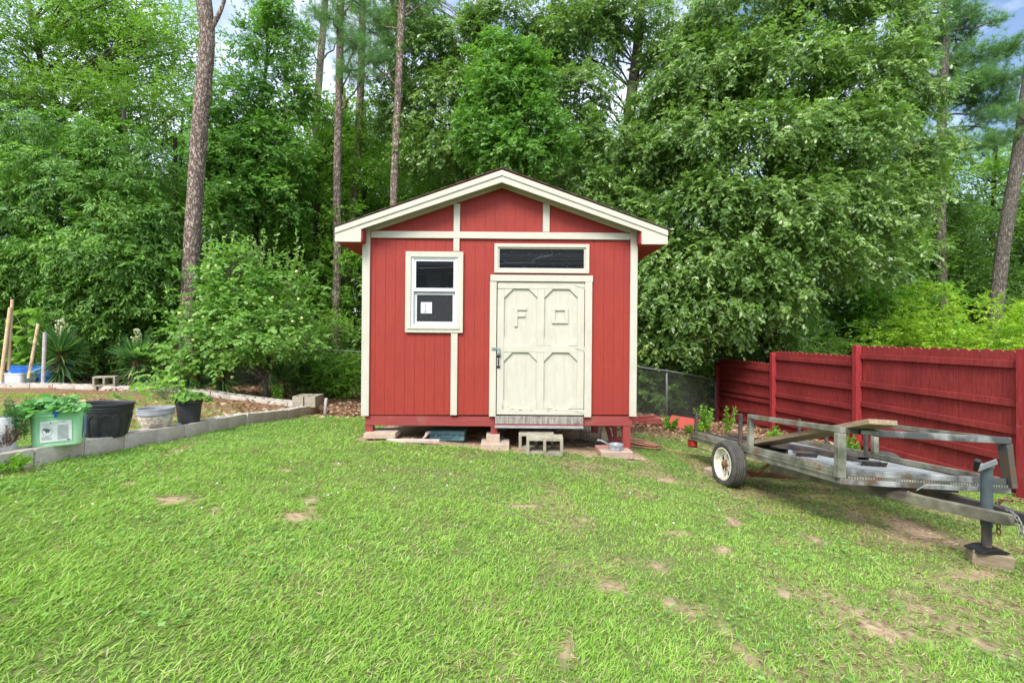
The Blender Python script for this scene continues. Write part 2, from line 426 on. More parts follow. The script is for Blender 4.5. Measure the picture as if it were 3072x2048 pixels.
def bark_mat(name, c1, c2, c3, sc_=14, zs=.35, bump=1.0):
    m, t, b, o = nodes_of(name); nn, ll = t.nodes.new, t.links.new
    tc = nn('ShaderNodeTexCoord'); mpp = nn('ShaderNodeMapping'); mpp.inputs['Scale'].default_value = (1,1,zs)
    ll(tc.outputs['Object'], mpp.inputs['Vector'])
    vo = nn('ShaderNodeTexVoronoi'); vo.feature = 'DISTANCE_TO_EDGE'; vo.inputs['Scale'].default_value = sc_
    nz = nn('ShaderNodeTexNoise'); nz.inputs['Scale'].default_value = sc_*1.3; nz.inputs['Detail'].default_value = 7
    mxx = nn('ShaderNodeMix'); mxx.data_type = 'VECTOR'; mxx.inputs['Factor'].default_value = .12
    ll(mpp.outputs[0], mxx.inputs[4]); ll(nz.outputs['Color'], mxx.inputs[5]); ll(mpp.outputs[0], nz.inputs['Vector'])
    ll(mxx.outputs[1], vo.inputs['Vector'])
    r1 = nn('ShaderNodeValToRGB'); r1.color_ramp.elements[0].position = .0; r1.color_ramp.elements[1].position = .16
    ll(vo.outputs['Distance'], r1.inputs['Fac'])
    r2 = nn('ShaderNodeValToRGB'); cr = r2.color_ramp; cr.elements.new(.5)
    for e, (p, c) in zip(cr.elements, ((.3,c2),(.5,c3),(.72,tuple(x*1.15 for x in c2)))): e.position = p; e.color = (*c, 1)
    n2 = nn('ShaderNodeTexNoise'); n2.inputs['Scale'].default_value = sc_*.8; n2.inputs['Detail'].default_value = 6
    ll(mpp.outputs[0], n2.inputs['Vector']); ll(n2.outputs['Fac'], r2.inputs['Fac'])
    q = nn('ShaderNodeMix'); q.data_type = 'RGBA'; q.inputs[6].default_value = (*c1,1)
    ll(r1.outputs['Color'], q.inputs['Factor']); ll(r2.outputs['Color'], q.inputs[7]); ll(q.outputs[2], b.inputs['Base Color'])
    b.inputs['Roughness'].default_value = .9; b.inputs['Specular IOR Level'].default_value = .15
    ad = nn('ShaderNodeMath'); ad.operation = 'MULTIPLY_ADD'; ad.inputs[1].default_value = .35
    ll(nz.outputs['Fac'], ad.inputs[0]); ll(r1.outputs['Color'], ad.inputs[2])
    bp = nn('ShaderNodeBump'); bp.inputs['Strength'].default_value = bump; bp.inputs['Distance'].default_value = .025
    ll(ad.outputs[0], bp.inputs['Height']); ll(bp.outputs[0], b.inputs['Normal'])
    return m

M = {}
M['pine_bark'] = bark_mat('pine bark', (.15,.11,.085), (.42,.35,.295), (.33,.24,.19), 20, .38, 1.1)
M['grey_bark'] = bark_mat('grey bark', (.05,.042,.035), (.23,.20,.17), (.15,.13,.105), 22, .25, .7)
M['dark_bark'] = bark_mat('dark bark', (.02,.016,.012), (.10,.078,.06), (.06,.05,.038), 22, .25, .7)
M['twig'] = mat('twig', (.11,.085,.06), (.20,.16,.12), rough=.9, scale=20)
G = lambda *s: list(s)
M['oak'] = leafmat('oak leaves', G((0,(.065,.13,.026)),(.45,(.135,.24,.048)),(.8,(.25,.37,.095)),(1,(.46,.53,.22))), trans=.3, rough=.33, spec=.6)
M['oak2'] = leafmat('white oak leaves', G((0,(.055,.14,.024)),(.5,(.125,.27,.045)),(1,(.27,.44,.09))), trans=.32, rough=.4)
M['hick'] = leafmat('hickory leaves', G((0,(.050,.125,.020)),(.5,(.115,.245,.038)),(.85,(.205,.37,.06)),(1,(.34,.49,.09))), trans=.3, rough=.42)
M['bright'] = leafmat('light green leaves', G((0,(.075,.18,.02)),(.5,(.17,.33,.035)),(1,(.32,.50,.075))), trans=.42)
M['mid'] = leafmat('woodland leaves', G((0,(.07,.15,.022)),(.5,(.155,.285,.044)),(1,(.30,.44,.08))), trans=.38)
M['dark'] = leafmat('deep woodland leaves', G((0,(.045,.10,.018)),(.5,(.10,.205,.034)),(1,(.21,.34,.06))), trans=.3)
M['lime'] = leafmat('lime leaves', G((0,(.14,.25,.02)),(.5,(.27,.42,.035)),(1,(.45,.56,.06))), trans=.4)
M['apple'] = leafmat('fruit tree leaves', G((0,(.08,.19,.03)),(.5,(.17,.33,.06)),(1,(.32,.48,.12))), trans=.35)
M['needle'] = leafmat('pine needles', G((0,(.05,.13,.035)),(.5,(.11,.24,.065)),(1,(.22,.38,.11))), trans=.25, rough=.5)
M['yucca'] = leafmat('yucca leaves', G((0,(.035,.12,.04)),(.5,(.09,.22,.07)),(.9,(.22,.38,.10)),(1,(.35,.5,.13))), trans=.15, rough=.4)

def limb_paths(mb, trunk_pts, targets, rg, r0=.03, sag=.12, n=6, sides=5, rise=.5):
    tp = np.array(trunk_pts)
    for tg in targets:
        # attach below the target
        want = tg[2]-np.linalg.norm(tg[:2]-tp[:, :2].mean(0))*rise
        j = int(np.argmin(abs(tp[:,2]-want)))
        a = tp[j]
        pts = []; L_ = np.linalg.norm(tg-a)
        wob = rg.normal(0, .05*L_, 3)
        for s_ in np.linspace(0,1,n):
            q = a*(1-s_)+tg*s_; q = q + wob*math.sin(math.pi*s_); q[2] += sag*L_*math.sin(math.pi*s_)
            pts.append(q)
        rr = r0*(.5+.25*L_)
        mb.tube(pts, [rr*(1-.85*s_)+.003 for s_ in np.linspace(0,1,n)], sides, caps=False)

def resample(pts, n):
    p = np.array(pts, float); d = np.r_[0, np.cumsum(np.linalg.norm(np.diff(p, axis=0), axis=1))]
    t_ = np.linspace(0, d[-1], n)
    q = np.stack([np.interp(t_, d, p[:,i]) for i in range(3)], -1)
    for _ in range(2):
        q[1:-1] = (q[:-2]+2*q[1:-1]+q[2:])/4
    return q

def tree(name, label, cat, trunk, r0, r1, lobes, nclump, per, cr, leafn, twig, leaf, lm, bm, tmpl=T_DIAMOND, droop=.3, seed=1,
         group=None, limbs=30, zmin=-.75, inner=.55, cv=.5, wid=1.0, lr=.03, up=.8, root=None, rise=.5, front=.35):
    rg = np.random.RandomState(seed); leaf *= .76; per = int(round(per*1.75))
    q = resample(trunk, 18)
    base = Vector(q[0]); e = empty(name, base); tag(e, label, cat, group)
    off = np.array(base)
    q = q-off
    mb = MB(); rr = np.linspace(r0, r1, 18)*(1+rg.uniform(-.04,.04,18)); rr[0] *= 1.35; rr[1] *= 1.1
    mb.tube(q, rr, 12); mb.build('trunk', bm, e, smooth=True)
    lb = [(a-off[0], b_-off[1], c-off[2], d_, f_, g_) for a,b_,c,d_,f_,g_ in lobes]
    c, d, _ = lobes_to_clumps(lb, nclump, rg, inner, zmin, front)
    gz_ = .35 - 0*c[:,2]
    c[:,2] = np.maximum(c[:,2], gz_)
    lmb = MB(); idx_ = rg.permutation(len(c))[:limbs]
    limb_paths(lmb, q, c[idx_], rg, r0=lr, rise=rise)
    if limbs: lmb.build('limbs', bm, e, smooth=True)
    C, D, Nn, S, v = foliage(rg, c, d, per, cr, leafn, twig, leaf, droop=droop, cv=cv, up=up)
    leaf_obj('crown', C, D, Nn, S, tmpl, v, lm, e, wid=wid)
    return e

def LB(px, py, d, rx, ry, dd):
    """lobe from photo pixels"""
    p = P(px, py, d); s_ = d/F
    return (p[0], p[1], p[2], rx*s_, dd, ry*s_)
#==PART2==
# ------------------------------------------------------------------ materials for built things
M['red'] = mat('barn red siding paint', (.295,.036,.026), (.335,.044,.030), rough=.6, scale=9, stretch=(6,6,.7), bump=.5, bscale=22, bdist=.003, spec=.25,
               dirt=(.27,.034,.028), dscale=1.4, dlo=.45, dhi=.75)
M['red_base'] = mat('faded red timber', (.31,.062,.055), (.25,.05,.047), rough=.75, scale=7, stretch=(.6,6,6), bump=.5, bdist=.004, spec=.2, dirt=(.30,.13,.10), dscale=3, dlo=.58, dhi=.8)
M['red_post'] = mat('faded red post', (.30,.055,.05), (.24,.045,.043), rough=.75, scale=7, stretch=(6,6,.6), bump=.5, bdist=.004, spec=.2)
M['soffit'] = mat('red soffit paint', (.30,.035,.03), (.36,.045,.04), rough=.7, scale=5, bump=.2)
M['cream'] = mat('cream trim paint', (.515,.48,.39), (.56,.53,.44), rough=.55, scale=6, stretch=(4,4,1), bump=.35, bscale=26, bdist=.003, spec=.3, dirt=(.46,.42,.31), dscale=2.2, dlo=.55, dhi=.85)
M['creamh'] = mat('cream board paint', (.515,.48,.39), (.56,.53,.44), rough=.55, scale=6, stretch=(1,4,5), bump=.35, bscale=26, bdist=.003, spec=.3, dirt=(.46,.42,.31), dscale=2.2, dlo=.55, dhi=.85)
M['vinyl'] = mat('white vinyl', (.63,.65,.67), (.66,.67,.69), rough=.35, scale=4, bump=0, spec=.5)
M['alu'] = mat('screen frame metal', (.52,.53,.54), (.62,.62,.62), rough=.4, scale=4, bump=0, spec=.5)
M['shingle'] = mat('brown shingles', (.06,.045,.035), (.16,.12,.09), rough=.95, scale=60, bump=.8, bdist=.006, spec=.1)
M['black'] = mat('black metal', (.012,.012,.013), (.02,.02,.02), rough=.4, scale=30, bump=.1)
M['steel'] = mat('zinc plate', (.45,.50,.52), (.62,.66,.68), rough=.35, scale=30, bump=.1, metal=.8)
M['brass'] = mat('padlock body', (.35,.34,.28), (.5,.5,.42), rough=.35, scale=30, bump=.1, metal=.7)
M['rotten'] = mat('weathered plywood', (.17,.145,.125), (.38,.35,.31), rough=.9, scale=9, stretch=(5,5,.7), bump=.7, bdist=.004, dirt=(.07,.055,.05), dscale=7, dlo=.56, dhi=.66)
M['conc'] = mat('concrete block', (.47,.43,.365), (.64,.60,.52), rough=.95, scale=20, bump=.9, bscale=110, bdist=.004, spec=.15, dirt=(.28,.215,.15), dscale=2.4, dlo=.44, dhi=.72)
M['conc2'] = mat('mossy concrete block', (.30,.27,.20), (.43,.39,.30), rough=.95, scale=20, bump=.9, bscale=110, bdist=.004, spec=.15, dirt=(.15,.14,.08), dscale=3, dlo=.45, dhi=.75)
M['paver'] = mat('sandy paver', (.38,.29,.21), (.50,.40,.31), rough=.95, scale=12, bump=.6, bscale=80, bdist=.004, spec=.1, dirt=(.42,.40,.37), dscale=4, dlo=.5, dhi=.6)
def glass_mat(name, base, rough, spec=.5):
    m, t, b, o = nodes_of(name); nn, ll = t.nodes.new, t.links.new
    tc = nn('ShaderNodeTexCoord'); n1 = nn('ShaderNodeTexNoise'); n1.inputs['Scale'].default_value = 90; n1.inputs['Detail'].default_value = 2
    ll(tc.outputs['Object'], n1.inputs['Vector'])
    r_ = nn('ShaderNodeValToRGB'); r_.color_ramp.elements[0].position = .70; r_.color_ramp.elements[1].position = .76
    r_.color_ramp.elements[0].color = (*base,1); r_.color_ramp.elements[1].color = (.4,.4,.4,1)
    ll(n1.outputs['Fac'], r_.inputs['Fac']); ll(r_.outputs['Color'], b.inputs['Base Color'])
    b.inputs['Roughness'].default_value = rough; b.inputs['Specular IOR Level'].default_value = spec
    n2 = nn('ShaderNodeTexNoise'); n2.inputs['Scale'].default_value = 2.5
    ll(tc.outputs['Object'], n2.inputs['Vector'])
    bp = nn('ShaderNodeBump'); bp.inputs['Strength'].default_value = .03; bp.inputs['Distance'].default_value = .01
    ll(n2.outputs['Fac'], bp.inputs['Height']); ll(bp.outputs[0], b.inputs['Normal'])
    return m
M['glass'] = glass_mat('dusty dark glass', (.010,.011,.013), .02, .85)
M['screen'] = glass_mat('insect screen', (.028,.028,.031), .35, .3)
M['paper'] = mat('paper', (.52,.55,.55), (.60,.62,.62), rough=.8, scale=5, bump=.4, bdist=.01)
M['web'] = mat('dusty cobweb', (.16,.16,.16), (.25,.25,.25), rough=.9, bump=0)
M['ink'] = mat('printed ink', (.12,.13,.14), rough=.8, bump=0)

# ------------------------------------------------------------------ the shed
SY, SS = 5.255, .00385
TILT = .0085
shed = empty('garden_shed', ((1494-CX)*SS, SY, E-(1310-CY)*SS), (0, TILT, 0))
tag(shed, 'small barn red garden shed with cream trim and cream door raised on short posts', 'shed')
def U(px, py): return ((px-1494)*SS, (1310-(py-TILT*(px-1494)))*SS)
FD = .17; SF = (SY-FD)/F
def UF(px, py):   # on the overhanging front edge of the roof
    x = (px-CX)*SF-shed.location.x; z = E-(py-TILT*(px-1494)-CY)*SF-shed.location.z
    return x, z
def rect(mb, px0, px1, py0, py1, y0, y1):
    x0, za = U(px0, (py0+py1)/2); x1, _ = U(px1, (py0+py1)/2)
    zt = U((px0+px1)/2, py0)[1]; zb = U((px0+px1)/2, py1)[1]
    return mb.box(x0, x1, y0, y1, zb, zt)
OPEN = [(1230,1369,769,979),(1491,1748,744,806),(1487,1750,844,1250)]
def ytop(px):   # siding stops under the frieze board
    return 556+abs(px-1500)*(690-564)/(1500-1125)
def siding(mb, xa, xb, y0, y1):
    """solid pieces of the wall between photo columns xa..xb"""
    cuts = sorted({xa, xb} | {v for o_ in OPEN for v in o_[:2] if xa < v < xb} | ({1500} if xa < 1500 < xb else set()))
    for a, b_ in zip(cuts[:-1], cuts[1:]):
        mid = (a+b_)/2; segs = []
        cur = None
        ops = sorted([(o_[2], o_[3]) for o_ in OPEN if o_[0] <= mid <= o_[1]])
        top = None
        for (t0, t1) in ops + [(1244, 1244)]:
            segs.append((top, t0)); top = t1
            if t1 >= 1244: break
        for t0, t1 in segs:
            ta, tb = (ytop(a), ytop(b_)) if t0 is None else (t0, t0)
            xA, zA = U(a, ta); xB, zB = U(b_, tb); zb = U(mid, min(t1, 1244))[1]
            if t0 is not None: zA = zB = U(mid, t0)[1]
            mb.prism([(xA, zb), (xB, zb), (xB, zB), (xA, zA)], y0, y1)
mb = MB(); g0 = 1093.0; gs = [1093+29.8*i for i in range(1, 28) if 1093+29.8*i < 1900]
edges = [1093]+gs+[1900]
for a, b_ in zip(edges[:-1], edges[1:]):
    siding(mb, a+.42, b_-.42, 0.0055, .009)
mb2 = MB(); siding(mb2, 1093, 1900, .009, .03)
mb.v, off_ = mb.v, len(mb.v)
mb.add(mb2.v, mb2.f)
LEN = 3.7
xl, _ = U(1091, 1000); xr, _ = U(1902, 1000); zb = U(1494, 1244)[1]; zt = U(1494, 690)[1]
for s_, x in ((-1, xl), (1, xr)):
    y = .03
    while y < LEN:
        y2 = min(y+.115, LEN); mb.box(min(x, x-s_*.009), max(x, x-s_*.009), y, y2-.008, zb, zt+.02); y = y2
    mb.box(min(x-s_*.009, x-s_*.03), max(x-s_*.009, x-s_*.03), .03, LEN, zb, zt+.02)
mb.box(xl, xr, LEN, LEN+.02, zb, zt)
mb.build('wall', M['red'], shed)
# frieze on the gable, stiles, belt, corner trim
ax, az = U(1499.5, 564); axt, azt = U(1499, 540)
mb = MB()
for sgn in (-1, 1):
    lx, lz = U(1499.5+sgn*374, 691 if sgn < 0 else 697); lx2, lz2 = U(1499.5+sgn*408, 678 if sgn < 0 else 684)
    lx3, lz3 = U(1499.5+sgn*408, 694 if sgn < 0 else 700)
    poly = [(ax, az), (ax, azt), (lx2, lz2), (lx3, lz3), (lx, lz)]
    if sgn < 0: poly = poly[::-1]
    mb.prism(poly[::-1], -.021, -.001)
mb.build('gable_trim', M['creamh'], shed, bevel=.002)
mb = MB(); x0, z0 = U(1108.5, 704); x1, _ = U(1885.5, 704)
rect(mb, 1108.5, 1885.5, 694+3, 714+3, -.0215, -.001); mb.build('gable_beam', M['creamh'], shed, bevel=.002)
for px0, px1, py0, py1 in ((1356,1375,612,696.2),(1623,1643,612,697),(1356,1374,716,754),(1351,1370.5,997,1244)):
    mb = MB(); rect(mb, px0, px1, py0, py1, -.019, -.001); mb.build('trim_board', M['cream'], shed, bevel=.002)
for px0, px1, b_ in ((1084,1107,1246),(1886,1907,1248)):
    mb = MB(); rect(mb, px0, px1, 690, b_, -.023, -.001)
    x0, _ = U(px0, 900); x1, _ = U(px1, 900)
    zz0 = U(1494, 1246)[1]; zz1 = U(1494, 722)[1]
    if px0 < 1400: mb.box(x0, x0+.02, -.001, .09, zz0, zz1)
    else: mb.box(x1-.02, x1, -.001, .09, zz0, zz1)
    mb.build('corner_trim', M['cream'], shed, bevel=.002)
# roof
rf = empty('roof'); rf.parent = shed
apx, apz = UF(1499, 505); elx, elz = UF(996, 681.5+0); 
halfw = apx-elx; drop = apz-elz
for sgn in (-1, 1):
    ex, ez = apx+sgn*(halfw+.012), elz-.004
    mb = MB(); yb = -FD-.012
    nrow = 11
    for i in range(nrow):
        t0, t1 = i/nrow, (i+1)/nrow
        xa, za = apx+(ex-apx)*t0, apz+(ez-apz)*t0; xb_, zb_ = apx+(ex-apx)*t1, apz+(ez-apz)*t1
        pl = [(xa, za+.002), (xb_, zb_+.002), (xb_, zb_+.013), (xa, za+.006)]
        if sgn > 0: pl = pl[::-1]
        mb.prism(pl, yb, LEN+.2)
    mb.build('shingles', M['shingle'], rf)
    mb = MB(); pl = [(apx, apz+.001), (ex-sgn*.006, ez+.001), (ex-sgn*.006, ez-.014), (apx, apz-.014)]
    if sgn < 0: pl = pl[::-1]
    mb.prism(pl[::-1], -FD+.02, LEN+.18); mb.build('roof_deck', M['soffit'], rf)
# rake fascia boards, boxed eaves
for sgn in (-1, 1):
    X = lambda px, py: (lambda q: (apx+sgn*abs(q[0]-apx), q[1]))(UF(1499-abs(px-1499), py if px <= 1499 else py))
    q = [X(1499,507.5), X(1000,679+1), X(1000,725), X(1078,725), X(1078,687), X(1499,547)]
    top = [(x, z-.013) for x, z in (q[0], q[1])]
    poly = [top[0], top[1], q[2], q[3], q[4], q[5]]
    if sgn < 0: poly = poly[::-1]
    mb = MB(); mb.prism(poly[::-1] if True else poly, -FD-.002, -FD+.018); mb.build('fascia', M['creamh'], rf, bevel=.0015)
    # upper moulding strip, proud
    a0 = top[0]; a1 = top[1]; c0 = (a0[0], a0[1]-.060); c1 = (a1[0]-sgn*0, a1[1]-.060)
    pl = [a0, a1, c1, c0]
    if sgn < 0: pl = pl[::-1]
    mb = MB(); mb.prism([(x, z) for x, z in pl][::-1], -FD-.013, -FD-.0021); mb.build('fascia_strip', M['creamh'], rf, bevel=.0015)
    x0, z0 = q[2]; x1, z1 = q[3]; 
    mb = MB(); mb.box(min(x0,x1), max(x0,x1), -FD-.009, -FD-.0021, z0, z0+.045); mb.build('eave_strip', M['creamh'], rf, bevel=.0015)
    # soffit box (red underside and inner cheek)
    wx = xl if sgn < 0 else xr
    mb = MB(); mb.box(min(x0+(-sgn)*.004, wx), max(x0+(-sgn)*.004, wx), -.0, LEN+.15, z0+.004, z0+.016)
    mb.box(min(x0-sgn*.004, x1), max(x0-sgn*.004, x1), -FD+.019, -.0005, z0+.004, z0+.016)
    mb.box(min(x1, x1-sgn*.014), max(x1, x1-sgn*.014), -FD+.019, -.0245, z0+.0165, q[4][1]+.01)
    mb.box(min(x0, x0-sgn*.012), max(x0, x0-sgn*.012), -FD+.019, LEN+.15, z0+.0165, q[1][1]-.03)
    mb.build('soffit', M['soffit'], rf)

# window
wn = empty('window'); wn.parent = shed
def frame(mb, o_, wd, y0, y1):
    a, b_, c, d = o_
    x0, z1 = U(a, c); x1 = U(b_, c)[0]; z0 = U(a, d)[1]; k = wd*SS
    mb.prism([(x0,z0),(x1,z0),(x1-k,z0+k),(x0+k,z0+k)], y0, y1); mb.prism([(x0,z1),(x0+k,z1-k),(x1-k,z1-k),(x1,z1)], y0, y1)
    mb.prism([(x0,z0),(x0+k,z0+k),(x0+k,z1-k),(x0,z1)], y0, y1); mb.prism([(x1,z0),(x1,z1),(x1-k,z1-k),(x1-k,z0+k)], y0, y1)
def fr(name, o_, wd, y0, y1, m, par, bev=.0015):
    mb = MB(); frame(mb, o_, wd, y0, y1); return mb.build(name, m, par, bevel=bev)
fr('casing', (1213.5,1386,755,997), 16.5, -.026, -.001, M['cream'], wn, .003)
mb = MB(); rect(mb, 1220, 1376, 979.5, 987, -.036, -.0262); mb.build('sill', M['cream'], wn, bevel=.002)
fr('frame', (1230.5,1369,769.5,980), 7, -.012, .05, M['vinyl'], wn)
fr('upper_sash', (1237.5,1363,777,870), 6.5, -.004, .03, M['vinyl'], wn)
mb = MB(); rect(mb, 1237.5, 1364, 867.5, 874.5, -.010, .029); mb.build('meeting_rail', M['vinyl'], wn, bevel=.0015)
mb = MB(); rect(mb, 1243, 1358, 783, 867, .012, .016); mb.build('pane', M['glass'], wn)
fr('screen_frame', (1237.5,1363,874.8,973), 9, .018, .03, M['alu'], wn)
mb = MB(); rect(mb, 1246, 1355, 883, 965, .026, .028); mb.build('screen', M['screen'], wn)
sheet = MB(); rect(sheet, 1258, 1291.6, 905.6, 939.5, .0225, .024)
pp = sheet.build('paper_note', M['paper'], wn)
mb = MB()
for i in range(7): rect(mb, 1270.5, 1272.5, 909+i*3.6, 911.2+i*3.6, .0212, .0222)
rect(mb, 1269, 1274, 934, 937, .0212, .0222)
mb.build('print', M['ink'], wn)
mb = MB()
mb.tube([(*[U(1243,804)[0]], .010, U(1243,804)[1]), (U(1300,803)[0], .010, U(1300,803)[1]), (U(1357,800)[0], .010, U(1357,800)[1])], .0012, 4)
mb.build('thread', M['web'], wn)
# transom window
tw = empty('transom_window'); tw.parent = shed
fr('casing', (1478.8,1762.7,731,818.5), 10.5, -.022, -.001, M['creamh'], tw, .002)
fr('frame', (1489,1752.5,741,808.5), 5, -.008, .03, M['cream'], tw, .001)
mb = MB(); rect(mb, 1493, 1748, 745, 805, .018, .022); mb.build('pane', M['glass'], tw)
def scratch(mb, pts):
    mb.tube([(U(a,b_)[0], .0172, U(a,b_)[1]) for a, b_ in pts], .0009, 3)
mb = MB(); rg = np.random.RandomState(3)
scratch(mb, [(1493,800),(1497,791),(1510,787.5),(1540,787),(1570,786.5),(1602,787)])
p_ = [1590,784]
for k in range(3):
    pts = [(p_[0], p_[1])]; a = rg.uniform(-1,1)
    for i in range(9):
        a += rg.uniform(-1.0,1.0); pts.append((pts[-1][0]+6*math.cos(a), np.clip(pts[-1][1]-3*abs(math.sin(a))+rg.uniform(-2,2), 749, 800)))
    scratch(mb, pts); p_ = pts[rg.randint(3,8)]
mb.build('cobweb', M['web'], tw)
# door frame and door
df = MB(); k = 20
rect(df, 1466.5, 1486.5, 845.6, 1248, -.024, -.001); rect(df, 1751, 1772, 845.6, 1250, -.024, -.001)
rect(df, 1467.5, 1773.5, 826, 845, -.026, -.001); df.build('door_frame', M['cream'], shed, bevel=.002)
dr = empty('door'); dr.parent = shed
mb = MB()
for i in range(9):
    a = 1489+i*29; b_ = min(a+29, 1749.5)
    if a < 1749: rect(mb, a+.22, b_-.22, 847, 1243, .0122, .014)
rect(mb, 1489, 1749.5, 847, 1243, .0141, .03)
mb.build('door_panel', M['cream'], dr)
DF = -.009
mb = MB(); rect(mb, 1489, 1749.5, 847, 866.5, DF, .012); mb.build('top_rail', M['creamh'], dr, bevel=.002)
mb = MB(); rect(mb, 1509.3, 1729.2, 1037.5, 1056.7, DF, .012); mb.build('middle_rail', M['creamh'], dr, bevel=.002)
mb = MB(); rect(mb, 1489, 1749.5, 1226, 1243.5, DF, .012); mb.build('bottom_rail', M['creamh'], dr, bevel=.002)
for a, b_, c, d in ((1489,1509,867,1225.6),(1729.7,1749.5,867,1225.6),(1609,1629.3,867,1037),(1609,1629.3,1057.2,1225.6)):
    mb = MB(); rect(mb, a, b_, c, d, DF, .012); mb.build('stile', M['cream'], dr, bevel=.002)
gs_ = 26
for (a, b_, c, d) in ((1509.3,1608.7,866.8,1037.2),(1629.6,1729.4,866.8,1037.2),(1509.3,1608.7,1057,1225.6),(1629.6,1729.4,1057,1225.6)):
    for fx in (0,1):
        for fy in (0,1):
            cx_, cy_ = (b_ if fx else a), (d if fy else c); sx = -1 if fx else 1; sy_ = -1 if fy else 1
            tri = [U(cx_, cy_), U(cx_+sx*gs_, cy_), U(cx_, cy_+sy_*gs_)]
            if sx*sy_ > 0: tri = tri[::-1]
            mb = MB(); mb.prism(tri[::-1] if False else tri, DF+.001, .012); mb.build('corner_brace', M['cream'], dr, bevel=.0015)
LT = -.004
mb = MB(); rect(mb, 1540, 1549.5, 921, 979, LT, .012); rect(mb, 1549.7, 1576.5, 921, 930, LT, .012); rect(mb, 1549.7, 1572.5, 941, 950, LT, .012)
lf = mb.build('letter', M['cream'], dr, bevel=.0012); lf['label'] = 'raised wooden letter F'
mb = MB(); frame(mb, (1653,1701,921.5,969.5), 9.5, LT, .012)
lo_ = mb.build('letter', M['cream'], dr, bevel=.0012); lo_['label'] = 'raised wooden square letter O'
for cy_, (pa, pb) in ((860,(853,868)),(1046,(1040,1056)),(1235,(1228,1242))):
    mb = MB(); x0, z0 = U(1721, cy_-5); x1, za = U(1748, pa+2); _, zb_ = U(1748, pb-4)
    mb.prism([(x0, z0-.01), (x1, zb_), (x1, za), (x0, z0)], DF-.005, DF-.0004)
    x2, _ = U(1750.5, cy_)
    mb.tube([(x2, DF-.008, U(1750, pb)[1]), (x2, DF-.008, U(1750, pa)[1])], .006, 8)
    mb.build('hinge', M['cream'], dr)
hs = MB(); rect(hs, 1474, 1497, 1041, 1049, -.034, -.0265); rect(hs, 1490, 1498, 1043, 1056, -.036, -.0345)
x_, z_ = U(1494.5, 1052); hs.tube([(x_-.010, -.042, z_-.012), (x_-.010, -.042, z_+.010), (x_, -.042, z_+.018), (x_+.010, -.042, z_+.010), (x_+.010, -.042, z_-.012)], .0035, 8)
ho = hs.build('hasp', M['steel'], dr, bevel=.001)
mb = MB(); rect(mb, 1489.5, 1499, 1055, 1063, -.052, -.032); mb.build('padlock', M['brass'], dr, bevel=.003)
mb = MB(); rect(mb, 1488.5, 1498, 1065, 1070.5, -.019, -.0145); rect(mb, 1488.5, 1498, 1097, 1102.5, -.019, -.0145)
hx, hz0 = U(1493.3, 1068); _, hz1 = U(1493.3, 1100)
mb.tube([(hx, -.02, hz0), (hx, -.045, hz0-.018), (hx, -.052, (hz0+hz1)/2), (hx, -.045, hz1+.018), (hx, -.02, hz1)], [.005,.006,.009,.006,.005], 8)
mb.build('handle', M['black'], dr, smooth=False)
M['chip'] = mat('bare chipped wood', (.05,.035,.025), (.2,.14,.09), rough=.95, scale=60)
mb = MB(); rg = np.random.RandomState(9)
for a, wv, y in ((1555,10,1227.5),(1591,4,1230),(1665,5,1228.5),(1641,4,1231),(1508,3,1222),(1505,1.2,1210),(1530,16,1225.6),(1640,18,1225.7),(1700,14,1225.4)):
    h_ = 2.6 if wv < 11 else .9
    if wv < 2: h_ = 22
    mb.prism([U(a, y+h_), U(a+wv*.9, y+h_*.8), U(a+wv, y+.2), U(a+wv*.4, y-.4)], DF-.0012, DF-.0002)
mb.build('chipped_paint', M['chip'], dr)
mb = MB(); rect(mb, 1485, 1748, 1247.5, 1270, -.032, -.004)
mb.build('threshold', M['rotten'], shed, bevel=.002)
mb = MB(); rect(mb, 1484, 1748, 1270.3, 1274, -.034, -.004); mb.build('threshold_strip', M['red_base'], shed)
mb = MB(); rect(mb, 1484, 1748.5, 1274.3, 1282.5, -.033, -.004)
M['greyboard'] = mat('grey edge board', (.25,.26,.26), (.40,.40,.39), rough=.7, scale=14, stretch=(1,5,5))
mb.build('threshold_edge', M['greyboard'], shed)
# base frame
mb = MB(); rect(mb, 1094, 1483.5, 1248.5, 1277.5, .012, .05); rect(mb, 1749, 1898, 1248.5, 1277.5, .012, .05)
rect(mb, 1484, 1748.5, 1248.5, 1277.5, .05, .088)
x0, zz1 = U(1094,1248.5); x1, _ = U(1898,1248); zz0 = U(1494,1277)[1]; zz1 = U(1494,1248)[1]
mb.box(x0, x0+.038, .0505, LEN, zz0, zz1); mb.box(x1-.038, x1, .0505, LEN, zz0, zz1); mb.box(x0+.04, x1-.04, LEN-.04, LEN, zz0, zz1)
mb.build('floor_beam', M['red_base'], shed, bevel=.003)
mb = MB(); mb.box(x0+.04, x1-.04, .09, LEN-.05, zz1-.02, zz1-.002); mb.build('floor', M['rotten'], shed)
for a, b_, c, d in ((1094,1117,1278,1311),(1472,1492,1278,1312),(1870,1893,1278,1361)):
    mb = MB(); rect(mb, a, b_, c, d, .016, .10); mb.build('post', M['red_post'], shed, bevel=.004)
def bkx(px): return U(px, 1300)[0]
for px in (1110,1482,1880):
    x = bkx(px); wx_ = x+shed.location.x
    for yy in (1.9, LEN-.15):
        g_ = gz(wx_, SY+yy)-shed.location.z + x*TILT
        mb = MB(); mb.box(x-.045, x+.045, yy-.045, yy+.045, g_-.03, zz0-.001); mb.build('post', M['red_post'], shed)
